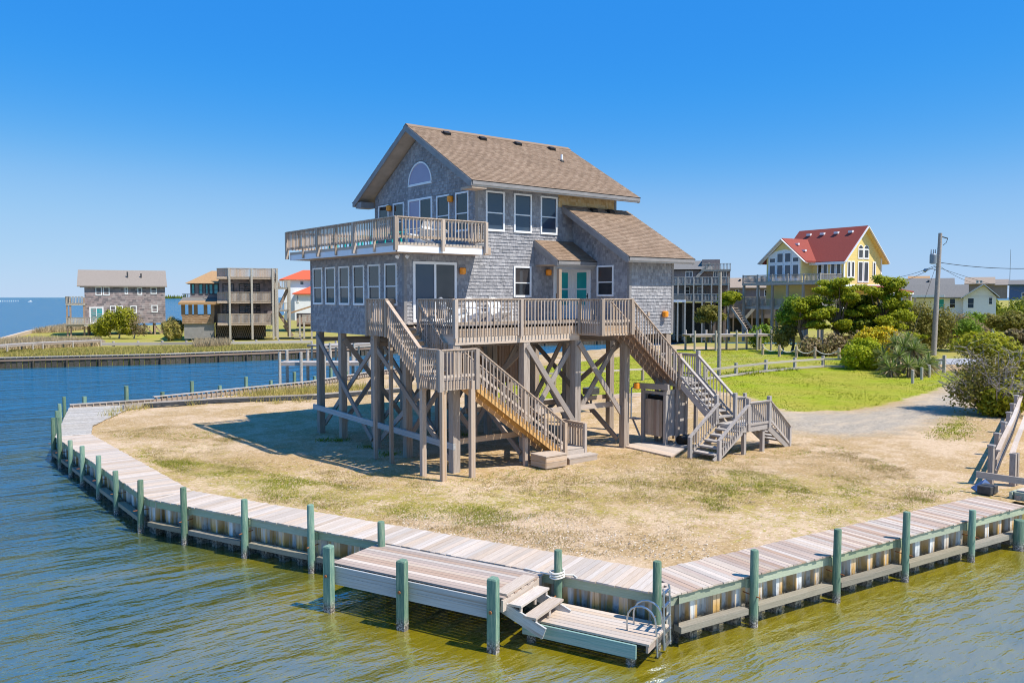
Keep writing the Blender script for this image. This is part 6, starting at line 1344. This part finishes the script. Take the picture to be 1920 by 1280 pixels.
# bare grey bush with green parts beside the drive
Pb = G(1868, 776); e = empty('bare_bush', Pb, label='large tangled grey leafless bush with green clumps beside the drive', cat='bush'); m = MB()
for i in range(95):
    a_ = random.uniform(0, 2*math.pi); el = random.uniform(.25, 1.25); L = random.uniform(2.0, 3.6); c0 = Pb+V3(math.cos(a_), math.sin(a_), 0)*random.uniform(0, .8)
    tip = Pb+fr(-.4, 0, 0)+V3(math.cos(a_)*math.cos(el)*L, math.sin(a_)*math.cos(el)*L, .5+math.sin(el)*L*.95); mid = lerp(c0, tip, .5)+V3(random.uniform(-.3, .3), random.uniform(-.3, .3), random.uniform(.1, .5))
    pts = [lerp(lerp(c0, mid, t), lerp(mid, tip, t), t) for t in np.linspace(0, 1, 6)]; m.tube(pts, [.035*(1-.75*t)+.004 for t in np.linspace(0, 1, 6)], 4, False)
    for k in range(5):
        q = pts[random.randint(2, 5)]; m.tube([q, q+V3(random.uniform(-.5, .5), random.uniform(-.5, .5), random.uniform(-.1, .5)), q+V3(random.uniform(-.8, .8), random.uniform(-.8, .8), random.uniform(-.1, .7))], [.014, .009, .004], 3, False)
m.build('twigs', 'bark_gray', e, kind='stuff')
v, f = leaves([(Pb+fr(.1, -.6, .95), (1.35, 1.1, .95)), (Pb+fr(.9, -.3, 1.3), (.9, .9, .9)), (Pb+fr(-.6, -.7, .6), (.8, .8, .6))], 4200, .11, .4, .5); array_mesh('foliage', v, f, 'leaf_yellowgreen', e)
v, f = leaves([(Pb+fr(.3, 1.4, 3.5), (1.5, 1.2, .8)), (Pb+fr(-.8, 1.4, 3.6), (.9, .9, .6)), (Pb+fr(1.3, 1.2, 3.0), (.9, .9, .7))], 3000, .11, .4, .4); array_mesh('foliage', v, f, 'leaf_yellowgreen', e)
v, f = leaves([(Pb+fr(-1.6, 0, 1.2), (1.1, 1, 1.0)), (Pb+fr(1.7, .2, 1.9), (.8, 1, 1.1)), (Pb+fr(-.3, .3, 2.2), (1.8, 1.5, 1.2))], 4200, .09, .4, .2); array_mesh('foliage', v, f, 'leaf_olive', e)
tree('edge_bush', 'dark green bush behind the right fence', 'shrub', G(1918, 735), fr(.3, 0, .4), [(fr(.2, 0, 1.2), (1.0, 1, 1.2))], 1500, .13, 'leaf_dark', r=.08)
# far shore shrubs
tree('shore_shrub', 'olive shrub with grey stems before the grey cottage', 'shrub', PD(222, 124), fr(0, 0, .8), [(fr(-2.6, 0, 1.4), (1.6, 1.4, 1.3)), (fr(-1.0, 0, 2.6), (1.8, 1.5, 1.6)), (fr(.8, 0, 3.2), (1.7, 1.4, 1.5)), (fr(1.2, 0, 1.8), (1.5, 1.3, 1.4))], 8000, .15, 'leaf_yellowgreen', 'bark_gray', r=.12, shell=.3)
tree('shore_shrub', 'bare grey twiggy shrub under the grey cottage windows', 'shrub', PD(250, 124), fr(0, 0, .8), [(fr(0, 0, 2.0), (1.4, 1.2, 1.6)), (fr(1.2, 0, 1.2), (1.2, 1, 1.0))], 1200, .13, 'leaf_brownish', 'bark_gray', r=.1, shell=.1)
tree('pampas_grass', 'pale tall grass clump between the two far shore houses', 'grass', PD(324, 118), fr(0, 0, .3), [(fr(0, 0, 1.6), (1.5, 1.2, 1.6))], 4500, .34, 'grass_marsh', r=.06, shell=.5, trunk=False, up=1.2, aspect=.12)

# ------------------------------------------------------------------ grasses (uncountable)
def blades(name, P, hgt, wd, mat, lean=.5, **kw):
    n = len(P); a_ = rng.random(n)*2*np.pi; h_ = hgt*rng.uniform(.45, 1.2, n); t = np.c_[np.cos(a_), np.sin(a_)]; w_ = wd*rng.uniform(.7, 1.3, n)
    ln = rng.normal(scale=lean, size=(n, 2))*h_[:, None]; z = P[:, 2]
    v = np.stack([np.c_[P[:, :2]-t*w_[:, None], z-.01], np.c_[P[:, :2]+t*w_[:, None], z-.01], np.c_[P[:, :2]+ln, z+h_]], 1).reshape(-1, 3)
    return array_mesh(name, v, np.arange(3*n).reshape(-1, 3), mat, kind='stuff', **kw)
def scatter(poly, n, clump=0, cs=.3):
    p = np.array(poly); lo, hi_ = p.min(0), p.max(0); out = []
    m_ = n if not clump else max(1, n//clump)
    q = lo+(hi_-lo)*rng.random((m_*4, 2)); q = q[inside(q, [tuple(x) for x in poly])][:m_]
    if clump: q = np.repeat(q, clump, 0)+rng.normal(scale=cs, size=(len(q)*clump, 2))
    return np.c_[q, np.full(len(q), -.03)]
def patchy(poly, n, seed, thr, clump=8, cs=.07):
    r_ = np.random.default_rng(seed); p = np.array(poly); lo, hi_ = p.min(0), p.max(0); q = lo+(hi_-lo)*r_.random((n*7//clump, 2)); q = q[inside(q, [tuple(x) for x in poly])]
    k = r_.normal(size=(14, 2))*np.geomspace(.5, 4, 14)[:, None]; ph = r_.random(14)*6.28; a_ = 1/np.geomspace(1, 3, 14)
    f_ = (np.cos(q@k.T+ph)*a_).sum(1)/np.sqrt((a_**2).sum()/2); q = q[f_ > thr+r_.normal(scale=.25, size=len(q))][:n//clump]
    q = np.repeat(q, clump, 0)+r_.normal(scale=cs, size=(len(q)*clump, 2)); return np.c_[q, np.full(len(q), -.03)]
YARD = [(-7.6, -1), (-2.4, -14.2), (9.5, -15.6), (13, -13), (16, -8), (8, -4.5), (-1, -4.2), (-2.5, 4), (-4.2, 14), (-7.6, 14)]
blades('dry_grass', np.r_[patchy(YARD, 80000, 1, .1, 7, .12), patchy(YARD, 30000, 2, .6, 24, .10)], .05, .007, 'grass_dry', 1.0, label='thin dry grass tufts scattered over the sandy yard', cat='grass')
blades('green_tufts', np.r_[patchy(YARD, 16000, 3, .5, 9, .08), patchy(DRYG, 26000, 4, -.3, 5, .10), patchy(DRYG2, 8000, 5, .2, 7, .09), patchy(DRYG3, 4000, 6, .4, 7, .09)], .05, .008, 'grass_green', .9, label='small green grass tufts scattered over the sandy yard', cat='grass')
blades('lawn_grass', np.r_[scatter(LAWN, 60000), scatter(LAWN2, 1500, 15, .25)], .07, .02, 'grass_green', .9, label='bright green mown lawn grass right of the house', cat='grass')
wz = []
for px, py in ((222, 772), (205, 780), (270, 765), (360, 758), (480, 752), (520, 755), (560, 752), (240, 768)): g = G(px, py); wz.append(np.c_[rng.normal(g.x, .25, 60), rng.normal(g.y, .25, 60), np.full(60, -.02)])
blades('beach_grass', np.concatenate(wz), .42, .014, 'grass_marsh', .5, label='beach grass tufts along the far boardwalk edge', cat='grass')
bk_ = np.array([tuple(lerp(G(470, 742), G(690, 728), t)[:2]) for t in rng.random(2600)])+rng.normal(scale=1.0, size=(2600, 2))
blades('canal_grass', np.c_[bk_, np.full(len(bk_), -.05)], .5, .02, 'grass_marsh', .4, label='tall dry grass behind the timber edging by the canal', cat='grass')
mz = scatter(gp((0, 662), (190, 655), (420, 650), (584, 648), (584, 655), (300, 664), (0, 671)), 26000); blades('marsh_grass', mz, .45, .05, 'grass_marsh', .35, label='green and tan marsh grass along the far bulkhead', cat='grass')
mz = np.r_[scatter(gp((0, 644), (60, 640), (190, 642), (190, 648), (0, 656)), 7000), scatter(gp((365, 646), (430, 646), (430, 652), (365, 656)), 5000), scatter(gp((120, 622), (180, 614), (130, 612), (60, 624)), 5000)]
blades('reed_grass', mz, .95, .06, 'leaf_dry', .25, label='tan reeds along the far left marsh', cat='grass')
wz = []
for px, py in ((612, 824), (640, 824), (730, 852), (735, 850), (690, 837), (870, 815), (1010, 752)): g = G(px, py); wz.append(np.c_[rng.normal(g.x, .22, 90), rng.normal(g.y, .22, 90), np.full(90, -.02)])
blades('weeds', np.concatenate(wz), .12, .016, 'leaf_dark', .6, label='small dark weeds in the shade below the house', cat='weeds')
fl = []
for px, py in ((1372, 702), (1395, 701), (1410, 699), (1447, 694), (1470, 693)): g = G(px, py); fl.append(np.c_[rng.normal(g.x, .5, 120), rng.normal(g.y, .5, 120), np.full(120, -.02)])
blades('bed_plants', np.concatenate(fl), .3, .05, 'grass_green', .6, label='low green plants in the bed along rail fence', cat='plants')

sf = np.r_[scatter(YARD, 5000), scatter(BARE2, 2500), scatter(BARE, 1800)]; sf[:, 2] = -.012
nn_ = len(sf); a_ = rng.random(nn_)*6.28; k_ = rng.uniform(.012, .035, nn_)
v = np.stack([sf+np.c_[np.cos(a_+q)*k_*rng.uniform(.5, 1, nn_), np.sin(a_+q)*k_*rng.uniform(.5, 1, nn_), rng.uniform(0, .018, nn_)] for q in (0, 1.7, 3.1, 4.6)], 1).reshape(-1, 3)
leafmat('shell_bits', [(.75, .70, .62), (.55, .48, .40), (.16, .12, .09), (.30, .22, .15)], .0)
array_mesh('shell_fragments', v, np.arange(4*nn_).reshape(-1, 4), 'shell_bits', kind='stuff', label='shell and twig fragments scattered over the sand', cat='debris')
